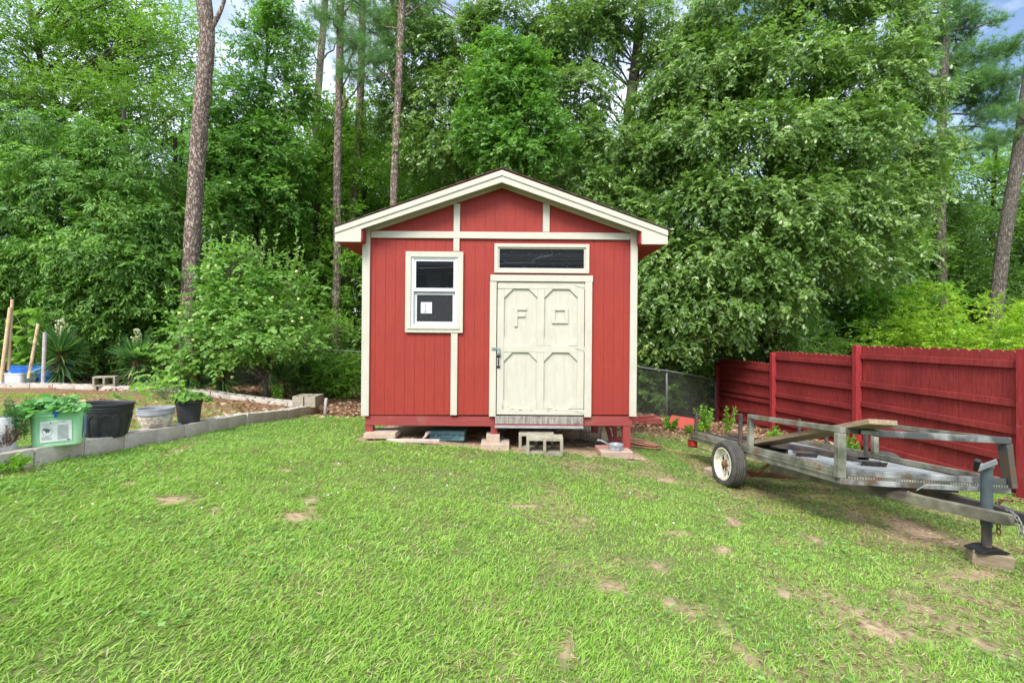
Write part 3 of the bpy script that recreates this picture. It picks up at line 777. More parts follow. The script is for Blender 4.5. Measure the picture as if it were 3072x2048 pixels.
# concrete things under the shed
def block(name, label, c, rz=0, size=(.397,.194,.194), m='conc', cells='z', group=None, cat='concrete block', cellsn=2, rx=0, ry=0):
    """hollow concrete block, base centre at c; cells = axis of the two open cells"""
    lx, ly, lz = size; t_ = .032
    mb = MB()
    if cells == 'z':
        mb.box(-lx/2, lx/2, -ly/2, -ly/2+t_, 0, lz); mb.box(-lx/2, lx/2, ly/2-t_, ly/2, 0, lz)
        for k in range(cellsn+1):
            xm = -lx/2+t_/2+(lx-t_)*k/cellsn; mb.box(xm-t_/2, xm+t_/2, -ly/2+t_, ly/2-t_, 0, lz)
    else:
        mb.box(-lx/2, lx/2, -ly/2, ly/2, 0, t_); mb.box(-lx/2, lx/2, -ly/2, ly/2, lz-t_, lz)
        for k in range(cellsn+1):
            xm = -lx/2+t_/2+(lx-t_)*k/cellsn; mb.box(xm-t_/2, xm+t_/2, -ly/2, ly/2, t_, lz-t_)
    o = mb.build(name, M[m]); o.location = c; o.rotation_euler = (rx, ry, rz)
    return tag(o, label, cat, group)
def slab(name, label, px0, px1, py0, py1, d, depth, m='paver', cat='paver', rz=0, group=None):
    a = P(px0, py1, d); b_ = P(px1, py0, d); w_ = b_[0]-a[0]; h_ = b_[2]-a[2]
    mb = MB(); mb.box(-w_/2, w_/2, 0, depth, 0, h_)
    o = mb.build(name, M[m], bevel=.006, jit=.003); o.location = ((a[0]+b_[0])/2, d, a[2]); o.rotation_euler = (0,0,rz)
    return tag(o, label, cat, group)
M['paver_red'] = mat('paint stained paver', (.40,.29,.23), (.46,.35,.28), rough=.95, scale=10, bump=.6, bscale=80, bdist=.004, spec=.1, dirt=(.38,.13,.10), dscale=3, dlo=.45, dhi=.6)
slab('paver', 'long low sandy slab under the shed\'s left front post', 1090, 1186, 1299, 1316, 5.17, .3, group='pavers under the shed posts')
slab('paver', 'upper small sandy block under the shed\'s middle post', 1458.5, 1499, 1304, 1333, 5.22, .19, group='pavers under the shed posts')
slab('paver', 'lower wide sandy block under the shed\'s middle post', 1441, 1528, 1324, 1348, 5.14, .3, group='pavers under the shed posts').location.z -= .03
slab('paver', 'pinkish slab under the shed\'s right front post carrying the saucepan', 1804, 1899, 1355, 1378, 5.08, .34, m='paver_red', group='pavers under the shed posts', rz=R(2))
slab('concrete_slab', 'grey slab lying in shade behind the middle post pavers', 1432, 1512, 1308, 1326, 5.8, .3, m='conc', cat='paver')
slab('concrete_pier', 'tall shaded concrete pier beneath the middle of the shed floor', 1490, 1520, 1285, 1310, 6.6, .3, m='conc', cat='pier')
p1 = P(1636, 1377, 4.93)
block('cinder_block', 'grey cinder block with two open cells on the grass below the door', (p1[0], p1[1]+.10, gz(p1[0], p1[1])-.005), R(-4), m='conc2', cells='y', cat='concrete block')
p2 = P(1613, 1366, 5.2)
block('cinder_block', 'cinder block half hidden behind the open celled one below the door', (p2[0]-.01, p2[1]+.08, gz(p2[0], p2[1]+.05)+.005), R(-5), m='conc2', cells='y', cat='concrete block')

# tool box
M['teal'] = mat('faded teal plastic', (.10,.24,.27), (.18,.34,.37), rough=.55, scale=8, dirt=(.30,.30,.26), dscale=5, dlo=.5, dhi=.75)
tb = empty('tool_box', (P(1340,1333,5.45)[0], 5.45, gz(P(1340,1333,5.45)[0], 5.5)), (0,0,R(-3))); tag(tb, 'faded teal plastic tool case lying under the shed floor', 'tool box')
mb = MB(); mb.box(-.21,.21,0,.26,.0,.065); mb.build('case', M['teal'], tb, bevel=.01)
mb = MB(); mb.box(-.213,.213,-.004,.262,.067,.12); mb.build('lid', M['teal'], tb, bevel=.014)
for x in (-.13,-.045,.05,.13):
    mb = MB(); mb.box(x-.016,x+.016,-.014,-.0045,.035,.09); mb.build('latch', M['teal'], tb, bevel=.003)
mb = MB(); mb.tube([(-.05,-.02,.075),(-.045,-.035,.06),(.045,-.035,.06),(.05,-.02,.075)], .007, 6); mb.build('handle', M['teal'], tb)
M['palewood'] = mat('pale weathered wood', (.42,.33,.28), (.62,.52,.46), rough=.85, scale=8, stretch=(1,8,8), bump=.4, dirt=(.3,.2,.16), dscale=4)
a = GP(1160, 1330); b_ = GP(1320, 1336)
mb = MB(); mb.bar((-.30,0,.02), (.30,-.02,.02), .04, .042); o = mb.build('board', M['palewood'], bevel=.008); o.location = (P(1240,1330,5.12)[0], 5.12, gz(-1.05,5.12)+.005)
tag(o, 'short pale board lying on the ground before the tool case', 'board')
mb = MB(); mb.tube([(0,0,0),(.03,.0,.02),(.05,.02,.06),(.085,.03,.075)], [.012,.015,.024,.012], 8)
o = mb.build('trowel', M['palewood'], smooth=True); q = P(1268,1318,5.35); o.location = (q[0], q[1], gz(q[0],q[1])+.01); tag(o, 'stubby tan wooden handled tool sticking up beside the tool case', 'tool')
# rake-like spring
M['rust'] = mat('rusty iron', (.10,.05,.03), (.26,.12,.06), rough=.9, scale=30, bump=.5)
q = P(1408, 1326, 5.6); mb = MB()
for i in range(10): mb.tube([(i*.016,0,0),(i*.016,-.01,.05),(i*.016+.012,-.02,.07)], .0028, 5)
mb.bar((-.02,0,.045),(.18,0,.05),.012,.012); o = mb.build('rake_head', M['rust']); o.location = (q[0], q[1], gz(q[0],q[1])+.004); tag(o, 'small rusty rake head lying right of the tool case', 'rake')
# saucepan
M['enamel'] = mat('chipped enamel', (.22,.235,.26), (.45,.47,.50), rough=.35, scale=14, detail=8, bump=.1, dirt=(.12,.11,.10), dscale=9, dlo=.5, dhi=.68)
q = P(1848, 1357, 5.18); pan = empty('saucepan', (q[0], q[1], q[2])); tag(pan, 'old grey enamel saucepan resting on the slab by the shed\'s right post', 'saucepan')
mb = MB(); mb.lathe([(0,.0),(.058,.0),(.072,.014),(.079,.05),(.078,.088),(.083,.094),(.083,.098),(.076,.096),(.073,.05),(.066,.018),(0,.010)], n=28); mb.build('pan_body', M['enamel'], pan, smooth=True)
mb = MB(); mb.tube([(-.078,0,.085),(-.12,.0,.115),(-.17,0,.138),(-.215,0,.142)], [.008,.0075,.010,.011], 8); mb.build('handle', M['enamel'], pan, smooth=True)
# tyre, wire basket, boards, roots under the shed
M['rubber'] = mat('old rubber', (.030,.029,.028), (.055,.053,.05), rough=.8, scale=20, bump=.2)
q = P(1660, 1320, 6.9); mb = MB(); prof = []
for k in range(17):
    a = 2*math.pi*k/16; prof.append((.21+.065*math.cos(a), .08*math.sin(a)))
mb.lathe(prof, n=36, axis='y'); o = mb.build('spare_tyre', M['rubber'], smooth=True); o.location = (q[0], q[1], gz(q[0],q[1])+.26); o.rotation_euler = (R(8),0,R(35)); tag(o, 'dark tyre standing in the shadow under the shed', 'tyre')
M['wire'] = mat('galvanised wire', (.11,.115,.105), (.18,.18,.17), rough=.5, scale=30, bump=0, metal=.5)
q = P(1771, 1326, 5.85); g_ = gz(q[0], q[1]); mb = MB()
for k in range(24):
    a = 2*math.pi*k/24; mb.tube([(.13*math.cos(a),.13*math.sin(a),0),(.14*math.cos(a),.14*math.sin(a),.20)], .0018, 3)
for h in np.linspace(0,.2,9): mb.tube([(.135*math.cos(2*math.pi*k/24),.135*math.sin(2*math.pi*k/24),h) for k in range(25)], .0018, 3)
o = mb.build('wire_basket', M['wire']); o.location = (q[0], q[1], g_); tag(o, 'round wire mesh basket under the right of the shed floor', 'basket')
for i, (px, lean) in enumerate(((1836,.05),(1848,.09))):
    q = P(px, 1322, 5.9); mb = MB(); mb.bar((0,0,0),(lean-.1,0.05,.24),.05,.02,up=(0,1,0)); o = mb.build('red_board', M['red_post'], bevel=.002); o.location = (q[0], q[1], gz(q[0],q[1]))
    tag(o, ['left','right'][i]+' one of two red boards leaning under the shed beside the wire basket', 'board', 'red boards leaning under the shed')
rg = np.random.RandomState(5)
M['root'] = mat('dry roots', (.12,.075,.05), (.24,.16,.11), rough=.95, scale=20)
mb = MB()
for i in range(22):
    x, y = rg.uniform(.35,1.05), rg.uniform(5.35,6.0); pts = []; a = rg.uniform(-.6,.6)
    for k in range(6):
        pts.append((x, y, gz(x,y)+.012+rg.uniform(0,.02))); a += rg.uniform(-.7,.7); x += .07*math.cos(a); y += .05*math.sin(a)
    mb.tube(pts, [.009*(1-.12*k) for k in range(6)], 5)
o = mb.build('brushwood', M['root']); tag(o, 'dead twigs and roots scattered under the shed', 'twigs', kind='stuff')
# hose
M['hose'] = mat('orange hose', (.36,.15,.10), (.46,.22,.15), rough=.5, scale=9, bump=.05)
pts = []
for k in range(150):
    t_ = k/149*5*2*math.pi; r_ = .22+.03*math.sin(t_*.37); x = 1.68+r_*1.25*math.cos(t_)+.05*math.sin(t_*.21)+t_*.004; y = 6.15+r_*1.15*math.sin(t_)
    pts.append((x, y, gz(x,y)+.015+.028*(1+math.sin(t_*.9+1))*.5+.008*(t_/6)))
for k in range(12):
    x = pts[-1][0]+.10; y = pts[-1][1]-.03*math.sin(k*.5); pts.append((x, y, gz(x,y)+.012))
mb = MB(); mb.tube(pts, .0095, 7); o = mb.build('garden_hose', M['hose'], smooth=True); tag(o, 'loosely coiled orange garden hose lying behind the shed\'s right post', 'hose')
# red planks lying and panel behind
for i in range(7):
    x0, y0 = GP(1898, 1272-2.5*i); L_ = 1.05+.1*math.sin(i*2.1)
    mb = MB(); mb.bar((0,0,0),(L_*.55,-L_*.06+.03*i,.01*((i*3) % 4)),.09,.016)
    o = mb.build('fence_plank', M['red_post'], bevel=.002); o.location = (x0, y0, gz(x0, y0)+.02+.015*(i % 3))
    tag(o, ['nearest','second nearest','third nearest','middle','third farthest','second farthest','farthest'][i]+' old red plank in the flat pile right of the shed', 'plank', 'red planks piled right of the shed')
M['panelred'] = mat('orange red board', (.46,.075,.05), (.40,.06,.045), rough=.7, scale=5, dirt=(.30,.07,.05), dscale=3)
mb = MB(); mb.prism([(-.31,0),(.33,-.12),(.36,.13),(-.21,.21)], 0, .02); o = mb.build('painted_board', M['panelred'], bevel=.002); _g = GP(2052, 1292); q = (_g[0], _g[1], 0)
o.location = (q[0], q[1], gz(q[0], q[1])+.09); o.rotation_euler = (R(-22), 0, R(-6)); tag(o, 'flat red painted panel leaning in the leaf litter near the fence', 'board')

# ------------------------------------------------------------------ red fence
M['fence'] = mat('dark red fence stain', (.24,.031,.031), (.34,.052,.047), rough=.7, scale=6, stretch=(6,6,.8), bump=.5, bscale=18, bdist=.004, spec=.2, dirt=(.17,.022,.022), dscale=1.6, dlo=.45, dhi=.8)
M['fencepost'] = mat('red fence post', (.29,.026,.030), (.36,.045,.048), rough=.75, scale=6, stretch=(5,5,.8), bump=.5, bdist=.004, spec=.2, dirt=(.42,.16,.14), dscale=7, dlo=.62, dhi=.8)
FX = 6.0
fence = empty('wooden_fence', (FX, 5.3, gz(FX, 5.3))); tag(fence, 'dark red wooden privacy fence with stepped dog ear picket panels and square posts', 'fence')
fz = fence.location.z
PY = [(2.9,-.14),(5.22,-.15),(7.72,-.155),(10.15,-.36),(12.85,-.72)]   # y, post top relative to eye
def Lf(x, y, z): return (x-FX, y-5.3, z-fz)
for y, tp in PY:
    g_ = gz(FX-.05, y)
    mb = MB(); x0 = -.105
    mb.box(x0, x0+.095, y-5.3-.048, y-5.3+.048, g_-fz-.05, E+tp+.01-fz); mb.build('post', M['fencepost'], fence, bevel=.004)
BAYS = [(2.9,5.22,-.13,[.19,.66,.97,1.28,1.6]),(5.22,7.72,-.155,[.17,.63,.96,1.30,1.62]),(7.72,10.15,-.315,[.15,.57,.93,1.24,1.5]),(10.15,12.85,-.60,[.15,.50,.80,.93,1.25,1.5])]
rg = np.random.RandomState(12)
for bi, (ya, yb_, tp, rails) in enumerate(BAYS):
    mb = MB(); y = ya+.0
    while y < yb_-.02:
        w_ = .137; y2 = min(y+w_, yb_); g_ = gz(FX, (y+y2)/2)+.02; zt_ = E+tp+rg.uniform(-.008,.008)
        t_ = rg.uniform(-.003,.003); c_ = .03
        gap = .0025+rg.rand()*.004
        a0, a1 = y+gap/2, y2-gap/2
        pr = [(a0,g_),(a1,g_),(a1,zt_-c_),(a1-c_,zt_),(a0+c_,zt_),(a0,zt_-c_)]
        vs = [(t_, q_[0]-5.3, q_[1]-fz) for q_ in pr]+[(t_+.016, q_[0]-5.3, q_[1]-fz) for q_ in pr]
        n6 = 6; mb.add(vs, [tuple(range(n6)), tuple(range(11,5,-1))]+[(i, i+6, (i+1) % 6+6, (i+1) % 6) for i in range(6)])
        y = y2
    mb.build('pickets', M['fence'], fence)
    for ri, dz in enumerate(rails):
        mb = MB(); zz = E+tp-dz
        sa = (gz(FX, yb_)-gz(FX, ya))*min(1, max(0, (dz-.3)/1.2))*.7
        pts_n = 6; 
        for k in range(1):
            mb.bar(Lf(FX-.024, ya+.05, zz-sa*.5), Lf(FX-.024, yb_-.05, zz+sa*.5), .038, .085)
        mb.build('rail', M['fence'], fence, bevel=.003)

# ------------------------------------------------------------------ chain link fence
def chainlink(label, pts, h=1.15, post_every=2.4):
    base = Vector((pts[0][0], pts[0][1], gz(*pts[0]))); e = empty('chain_link_fence', base); tag(e, label, 'fence')
    p = np.array(pts, float); seg = np.linalg.norm(np.diff(p, axis=0), axis=1); D_ = np.r_[0, np.cumsum(seg)]
    at = lambda s_: (np.interp(s_, D_, p[:,0]), np.interp(s_, D_, p[:,1]))
    mb = MB(); d_ = .06; rows = int(h/(d_))
    ss = np.arange(0, D_[-1], d_)
    xs, ys = at(ss); gs2 = ground(xs, ys)
    for i in range(len(ss)-1):
        for sgn in (0, 1):
            pl = []
            for r_ in range(rows+1):
                k = i+((r_+sgn) % 2); pl.append((xs[k]-base.x, ys[k]-base.y+(.003 if sgn else -.003), gs2[k]-base.z+.03+r_*d_))
            mb.tube(pl, .0022, 3, caps=False)
    mb.build('wire_mesh', M['wire'], e)
    mb = MB(); q = [(xs[i]-base.x, ys[i]-base.y, gs2[i]-base.z+h+.03) for i in range(0, len(ss), 6)]; mb.tube(q, .018, 8); mb.build('top_rail', M['steelpost'], e, smooth=True)
    s_ = 0
    while s_ <= D_[-1]:
        x, y = at(s_); g_ = gz(x, y)
        mb = MB(); mb.tube([(x-base.x, y-base.y+.03, g_-base.z-.02), (x-base.x, y-base.y+.03, g_-base.z+h+.06)], .024, 10); mb.build('post', M['steelpost'], e, smooth=True); s_ += post_every
M['steelpost'] = mat('dull galvanised pipe', (.15,.16,.155), (.25,.26,.255), rough=.55, scale=10, metal=.3)
chainlink('grey chain link fence running from the red fence behind the shed', [(5.8,12.6),(4.4,11.3),(2.2,10.6)])
chainlink('grey chain link fence behind the fruit tree left of the shed', [(-3.0,11.3),(-5.5,11.6),(-8.0,11.8)])
#==PART3==
# ------------------------------------------------------------------ trailer
M['frame_st'] = mat('weathered steel tube', (.095,.10,.07), (.31,.31,.245), rough=.55, scale=6, detail=8, bump=.3, bscale=50, bdist=.002, spec=.4, metal=.15, dirt=(.19,.115,.06), dscale=5, dlo=.54, dhi=.68)
M['frame_br'] = mat('scuffed bluish steel', (.085,.088,.085), (.46,.465,.45), rough=.42, scale=4, detail=8, lo=.46, hi=.70, bump=.25, bscale=60, bdist=.002, spec=.5, metal=.35, dirt=(.13,.085,.05), dscale=6, dlo=.53, dhi=.66)
M['dark_st'] = mat('dark rusty steel', (.035,.034,.034), (.085,.07,.06), rough=.6, scale=9, bump=.3, bdist=.002, dirt=(.14,.075,.05), dscale=5, dlo=.55, dhi=.7)
M['tongue'] = mat('mossy tongue steel', (.09,.085,.06), (.24,.225,.155), rough=.65, scale=5, detail=8, bump=.3, bdist=.002, dirt=(.075,.06,.05), dscale=3.5, dlo=.45, dhi=.62)
M['wood_old'] = mat('old lumber', (.22,.15,.095), (.38,.28,.185), rough=.85, scale=7, stretch=(8,1,8), bump=.6, bdist=.003, dirt=(.20,.17,.12), dscale=5)
M['wood_end'] = mat('old lumber sides', (.20,.15,.095), (.33,.26,.18), rough=.85, scale=12, stretch=(1,1,5), bump=.5, bdist=.003)
M['chain'] = mat('rusty chain', (.17,.08,.05), (.34,.19,.12), rough=.8, scale=30, bump=.5)
M['chain2'] = mat('grey chain', (.16,.16,.15), (.30,.29,.27), rough=.55, scale=30, metal=.5)
M['rim'] = mat('flaking cream rim', (.62,.60,.46), (.72,.70,.58), rough=.5, scale=6, bump=.2, dirt=(.22,.14,.08), dscale=9, dlo=.55, dhi=.68)
M['redlens'] = mat('red lamp lens', (.45,.02,.015), (.5,.03,.02), rough=.2, bump=0, spec=.5)
M['pipe'] = mat('painted jack pipe', (.045,.065,.075), (.085,.11,.12), rough=.45, scale=7, bump=.2, dirt=(.14,.07,.045), dscale=6, dlo=.56, dhi=.7)
M['pipe_r'] = mat('rusty jack pipe', (.06,.055,.055), (.12,.10,.095), rough=.55, scale=7, bump=.3, dirt=(.24,.12,.06), dscale=5, dlo=.48, dhi=.62)
O_ = Vector((2.50, 3.46, E-1.11))
Vv = Vector((-.066,.994,-.086)).normalized(); Rr = Vector((.996,.03,-.07)); Rr = (Rr-Vv*Rr.dot(Vv)).normalized(); Wu = Rr.cross(Vv)
TM = Matrix(((Rr.x,Vv.x,Wu.x,O_.x),(Rr.y,Vv.y,Wu.y,O_.y),(Rr.z,Vv.z,Wu.z,O_.z),(0,0,0,1)))
TI = TM.inverted()
def TL(p): return TI @ Vector(p)
tr = empty('utility_trailer'); tr.matrix_world = TM
tr.location = O_; tr.rotation_euler = TM.to_euler()
bpy.context.view_layer.update()
tag(tr, 'weathered steel utility trailer with mesh deck and low rails parked on the grass', 'trailer')
WD, LN = 1.35, 2.36
def tb_(name, a, b_, w_, h_, m, up=(0,0,1), bev=.004):
    mb = MB(); mb.bar(a, b_, w_, h_, up); return mb.build(name, M[m], tr, bevel=bev)
e2 = .045
# lower rails
tb_('side_rail', (e2/2,-.0,.0225),(e2/2,LN,.0225), e2,.045,'frame_st'); tb_('side_rail', (e2/2,0,.090),(e2/2,LN,.090), e2,.048,'frame_st')
tb_('side_rail', (WD-e2/2,0,.0225),(WD-e2/2,LN,.0225), e2,.045,'frame_st'); tb_('side_rail', (WD-e2/2,0,.090),(WD-e2/2,LN,.090), e2,.048,'frame_st')
tb_('front_rail', (-.002,-.026,.0225),(WD+.03,-.026,.0225), .048,.043,'frame_br'); tb_('front_rail', (.055,-.024,.088),(WD-.002,-.024,.088), .04,.046,'frame_br')
tb_('rear_rail', (e2,LN-.025,.02),(WD-e2,LN-.025,.02), .045,.04,'frame_st')
for v in (.5,1.0,1.5,2.0): tb_('cross_member', (e2,v,.018),(WD-e2,v,.018),.04,.034,'dark_st')
# expanded metal deck: diamond strands
mb = MB(); pitch_u, pitch_v = .045, .020
nv = int((LN-.02)/pitch_v)
for i in range(nv):
    v0 = i*pitch_v
    nu = int((WD+.0)/(pitch_u/2))
    pts = [(k*pitch_u/2, v0+(pitch_v*.46 if (k+i) % 2 else -pitch_v*.46)+pitch_v/2, .054+(.004 if k % 2 else -.003)) for k in range(nu+1)]
    vs = []; fs = []
    for k, p_ in enumerate(pts):
        vs += [(p_[0],p_[1]-.0028,p_[2]-.004),(p_[0],p_[1]+.0028,p_[2]-.004),(p_[0],p_[1]+.0028,p_[2]+.004),(p_[0],p_[1]-.0028,p_[2]+.004)]
    for k in range(len(pts)-1):
        a = k*4; fs += [(a,a+4,a+7,a+3),(a+3,a+7,a+6,a+2),(a+2,a+6,a+5,a+1)]
    mb.add(vs, fs)
M['mesh_st'] = mat('galvanised expanded metal', (.29,.31,.315), (.43,.45,.46), rough=.5, scale=5, bump=0, metal=.3, dirt=(.17,.15,.12), dscale=3, dlo=.55, dhi=.75)
mb.build('deck', M['mesh_st'], tr)
mb = MB()      # ragged mesh edge between the two left rails
k = 0
for v in np.arange(.0, LN, .022): mb.box(-.012, e2, v, v+.013, .046, .065)
for u in np.arange(.06, WD, .022): mb.box(u, u+.014, -.052, -.002, .045, .064)
mb.build('deck_edge', M['frame_st'], tr)
# posts and upper rails
TOPW = .425
def post(u, v, w0, w1, m='frame_st', a=.05, b_=.045):
    mb = MB(); mb.box(u-a/2,u+a/2,v-b_/2,v+b_/2,w0,w1); return mb.build('stake', M[m], tr, bevel=.004)
post(.012,-.03,.046,TOPW-.046,a=.066); post(.022,1.12,.115,TOPW-.046)
tb_('top_side_rail', (.022,-.05,TOPW-.022),(.022,1.145,TOPW-.022),.046,.044,'frame_st')
tb_('top_front_rail', (.046,-.03,TOPW-.025),(.32,-.03,TOPW-.025),.042,.044,'dark_st')
tb_('top_front_rail', (.28,-.045,TOPW-.030),(WD+.02,-.045,TOPW-.022),.05,.05,'frame_br')
mb = MB(); mb.bar((.15,-.066,TOPW-.028),(.275,-.078,TOPW-.028),.012,.03); mb.build('splice_plate', M['frame_st'], tr, bevel=.002)
# right front corner post leaning inward at the top
mb = MB(); mb.bar((WD+.045,-.03,.046),(WD+.01,-.03,TOPW-.046),.05,.07,up=(0,1,0)); mb.build('stake', M['frame_br'], tr, bevel=.004)
post(WD-.022,1.1,.115,TOPW-.046); tb_('top_side_rail', (WD-.012,0.0,TOPW-.02),(WD-.022,1.13,TOPW-.02),.04,.04,'frame_st')
post(WD-.10,1.12,.06,.40,'dark_st',.03,.03)
post(.01,1.28,.10,.42,'dark_st',.035,.03); post(.03,2.28,.10,.36,'dark_st',.035,.03); post(WD-.02,2.2,.10,.36,'dark_st',.03,.03); post(WD-.02,1.75,.1,.34,'dark_st',.03,.03)
# tongue
tb_('tongue_beam', (.20,1.04,-.085),(.66,-.62,-.055),.075,.07,'tongue'); tb_('tongue_beam', (1.15,1.04,-.085),(.80,-1.0,-.062),.065,.07,'dark_st')
mb = MB(); mb.box(.63,.84,-1.12,-.95,-.09,-.04); mb.tube([(.735,-1.1,-.06),(.735,-1.28,-.05)],[.04,.035],12); mb.build('coupler', M['dark_st'], tr, bevel=.005)
tb_('tongue_bracket', (.28,.42,-.028),(.42,.42,-.028),.06,.02,'rust'); tb_('tongue_bracket', (.3,0.02,-.012),(1.0,0.02,-.012),.05,.02,'dark_st')
# axle, spring
tb_('axle', (-.05,1.32,-.20),(WD+.05,1.32,-.20),.05,.05,'rust')
for u in (.10, WD-.10):
    mb = MB(); mb.tube([(u,1.65,-.03),(u,1.5,-.13),(u,1.32,-.165),(u,1.12,-.14),(u,.95,-.04)],.016,6); mb.build('spring', M['rust'], tr)
# wheels
def wheel(cw, flip):
    c = TL(cw); we = empty('wheel', c, (0,0,0)); we.parent = tr
    Ro, Wt = .233, .074
    prof = [(.163,-Wt*.78),(.185,-Wt*.95),(.212,-Wt),(.226,-Wt*.86)]
    for gx_ in (-.62,-.3,0,.3,.62): prof += [(Ro-.001,gx_*Wt-.010),(Ro-.001,gx_*Wt+.006),(Ro-.008,gx_*Wt+.008)]
    prof += [(.226,Wt*.86),(.212,Wt),(.185,Wt*.95),(.163,Wt*.78),(.15,0.05),(.15,-.05),(.163,-Wt*.78)]
    mb = MB(); mb.lathe(prof, n=56, axis='x'); mb.build('tyre', M['rubber2'], we, smooth=True)
    s_ = -1 if not flip else 1
    mb = MB(); mb.lathe([(.163,s_*.062),(.168,s_*.068),(.158,s_*.07),(.150,s_*.055),(.142,s_*.02),(.118,s_*.012),(.116,s_*.004),(.142,s_*.0)], n=44, axis='x')
    # disc with five spoke windows
    n_sp = 5
    for k in range(n_sp):
        a0 = 2*math.pi*k/n_sp; hw = .36
        pts = [(.045,a0-.5),(.085,a0-.34),(.125,a0-.30),(.125,a0+.30),(.085,a0+.34),(.045,a0+.5)]
        vs = [(s_*(.022 if r_ < .1 else .012), r_*math.cos(a), r_*math.sin(a)) for r_, a in pts]+[(s_*.004, r_*math.cos(a), r_*math.sin(a)) for r_, a in pts]
        mb.add(vs, [(0,1,2,3,4,5),(11,10,9,8,7,6)]+[(i, i+6, (i+1) % 6+6, (i+1) % 6) for i in range(6)])
    mb.lathe([(0,s_*.03),(.05,s_*.026),(.056,s_*.018),(.056,s_*.002)], n=24, axis='x')
    mb.build('rim', M['rim'], we)
    mb = MB(); mb.lathe([(0,s_*.066),(.022,s_*.064),(.030,s_*.055),(.032,s_*.028)], n=20, axis='x')
    for k in range(5):
        a = 2*math.pi*(k+.5)/5; mb.lathe([(0,s_*.042),(.007,s_*.041),(.007,s_*.026)], c=(0,.045*math.cos(a),.045*math.sin(a)), n=8, axis='x')
    mb.build('hub', M['rust'], we, smooth=False)
M['rubber2'] = mat('worn trailer tyre', (.055,.052,.048), (.095,.09,.08), rough=.85, scale=14, bump=.2, spec=.2)
wheel((2.315, 4.75, E-1.329), False); wheel((3.99, 4.80, E-1.445), True)
# tail lamp
c = TL(P(2078, 1330, 5.78)); tl = empty('tail_lamp', c); tl.parent = tr
mb = MB(); mb.box(-.04,.05,-.03,.05,-.045,.04); mb.build('lamp_housing', M['black'], tl, bevel=.005)
mb = MB(); mb.box(-.047,-.041,-.025,.045,-.035,.03); mb.box(-.035,.045,-.038,-.0305,-.03,.03); mb.build('lens', M['redlens'], tl, bevel=.002)
mb = MB(); pts = [(.05,0,-.04),(.15,-.02,-.07),(.3,-.1,-.10),(.42,-.3,-.06)]; mb.tube(pts,.004,5); mb.build('lamp_cable', M['black'], tl)
# dangling wires at the tongue
mb = MB()
mb.tube([TL(P(2495,1456,3.9)),TL(P(2540,1482,3.7)),TL(P(2600,1492,3.6)),TL(P(2680,1494,3.5))],.0035,5); mb.build('wiring', M['frame_st'], tr); mb = MB(); mb.tube([TL(P(2750,1470,3.25)),TL(P(2775,1455,3.22)),TL(P(2820,1454,3.2)),TL(P(2862,1462,3.2))],.0035,5)
M['cable'] = mat('pale cable', (.25,.28,.2), (.35,.38,.28), rough=.5, bump=0)
mb.build('wiring', M['cable'], tr)
# jack
jk = empty('tongue_jack', TL((3.228,3.06,E-1.42))); jk.parent = tr
jm = TI.to_3x3()
def JL(x, y, z): return jm @ (Vector((x, y, z))-Vector((3.228,3.06,E-1.42)))
jk.location = TL((3.228,3.06,E-1.42))
j0 = (3.228,3.06)
mb = MB(); mb.tube([JL(*j0,E-1.27),JL(*j0,E-.87)],.031,20); mb.build('outer_pipe', M['pipe'], jk, smooth=False)
mb = MB(); mb.tube([JL(*j0,E-1.42),JL(*j0,E-1.271)],.026,20); mb.build('inner_pipe', M['pipe_r'], jk, smooth=False)
mb = MB(); mb.prism([(-.10,0),(.10,0),(.09,.012),(.035,.03),(-.035,.03),(-.09,.012)], -.06,.06)
mb.v = [tuple(JL(j0[0]+a, j0[1]+b_, E-1.436+c)) for a,b_,c in mb.v]; mb.build('foot_plate', M['black'], jk, bevel=.003)
mb = MB(); mb.tube([JL(*j0,E-.872),JL(*j0,E-.858)],.037,20); mb.tube([JL(j0[0]+.012,j0[1]-.03,E-.84),JL(j0[0]-.03,j0[1]-.035,E-.85)],.016,10); mb.build('jack_cap', M['steelpost'], jk)
mb = MB(); mb.bar(JL(j0[0]+.02,j0[1]-.045,E-.825),JL(j0[0]-.145,j0[1]-.075,E-.868),.012,.035); mb.build('crank_arm', M['steelpost'], jk, bevel=.004)
mb = MB(); mb.tube([JL(j0[0]-.148,j0[1]-.07,E-.876),JL(j0[0]-.172,j0[1]-.11,E-.80)],[.013,.017],14); mb.build('crank_grip', M['black'], jk)
# chains
def chain(pts, lab, m):
    q = resample(pts, int(sum((Vector(b_)-Vector(a)).length for a, b_ in zip(pts[:-1], pts[1:]))/.031)+1)
    mb = MB()
    for i in range(len(q)-1):
        a = Vector(q[i]); b_ = Vector(q[i+1]); d = (b_-a).normalized(); c = (a+b_)/2
        s1 = d.cross(Vector((0,0,1)) if abs(d.z) < .9 else Vector((1,0,0))).normalized()
        if i % 2: s1 = d.cross(s1)
        L2, W2 = .023, .0115; lp = []
        for k in range(12):
            t_ = 2*math.pi*k/12; lp.append(c+d*(L2*math.cos(t_))+s1*(W2*math.sin(t_)))
        mb.tube(lp+[lp[0], lp[1]], .0042, 6, caps=False)
    mb.build('safety_chain', M[m], tr, smooth=True)['label'] = lab
T = lambda px, py, d: TL(P(px, py, d))
chain([T(2994,1512,2.86),T(3030,1524,2.84),T(3052,1545,2.80),T(3062,1580,2.78),T(3070,1615,2.76)], 'grey end of the safety chain', 'chain2')
chain([T(2990,1510,2.87),T(3010,1494,2.80),T(3040,1498,2.76),T(3080,1504,2.7)], 'rusty chain looped over the tongue', 'chain')
chain([T(2986,1553,3.0),T(2988,1575,3.0)], 'short rusty links under the tongue', 'chain'); chain([T(2996,1553,2.98),T(2996,1602,2.98)], 'longer rusty chain end under the tongue', 'chain')
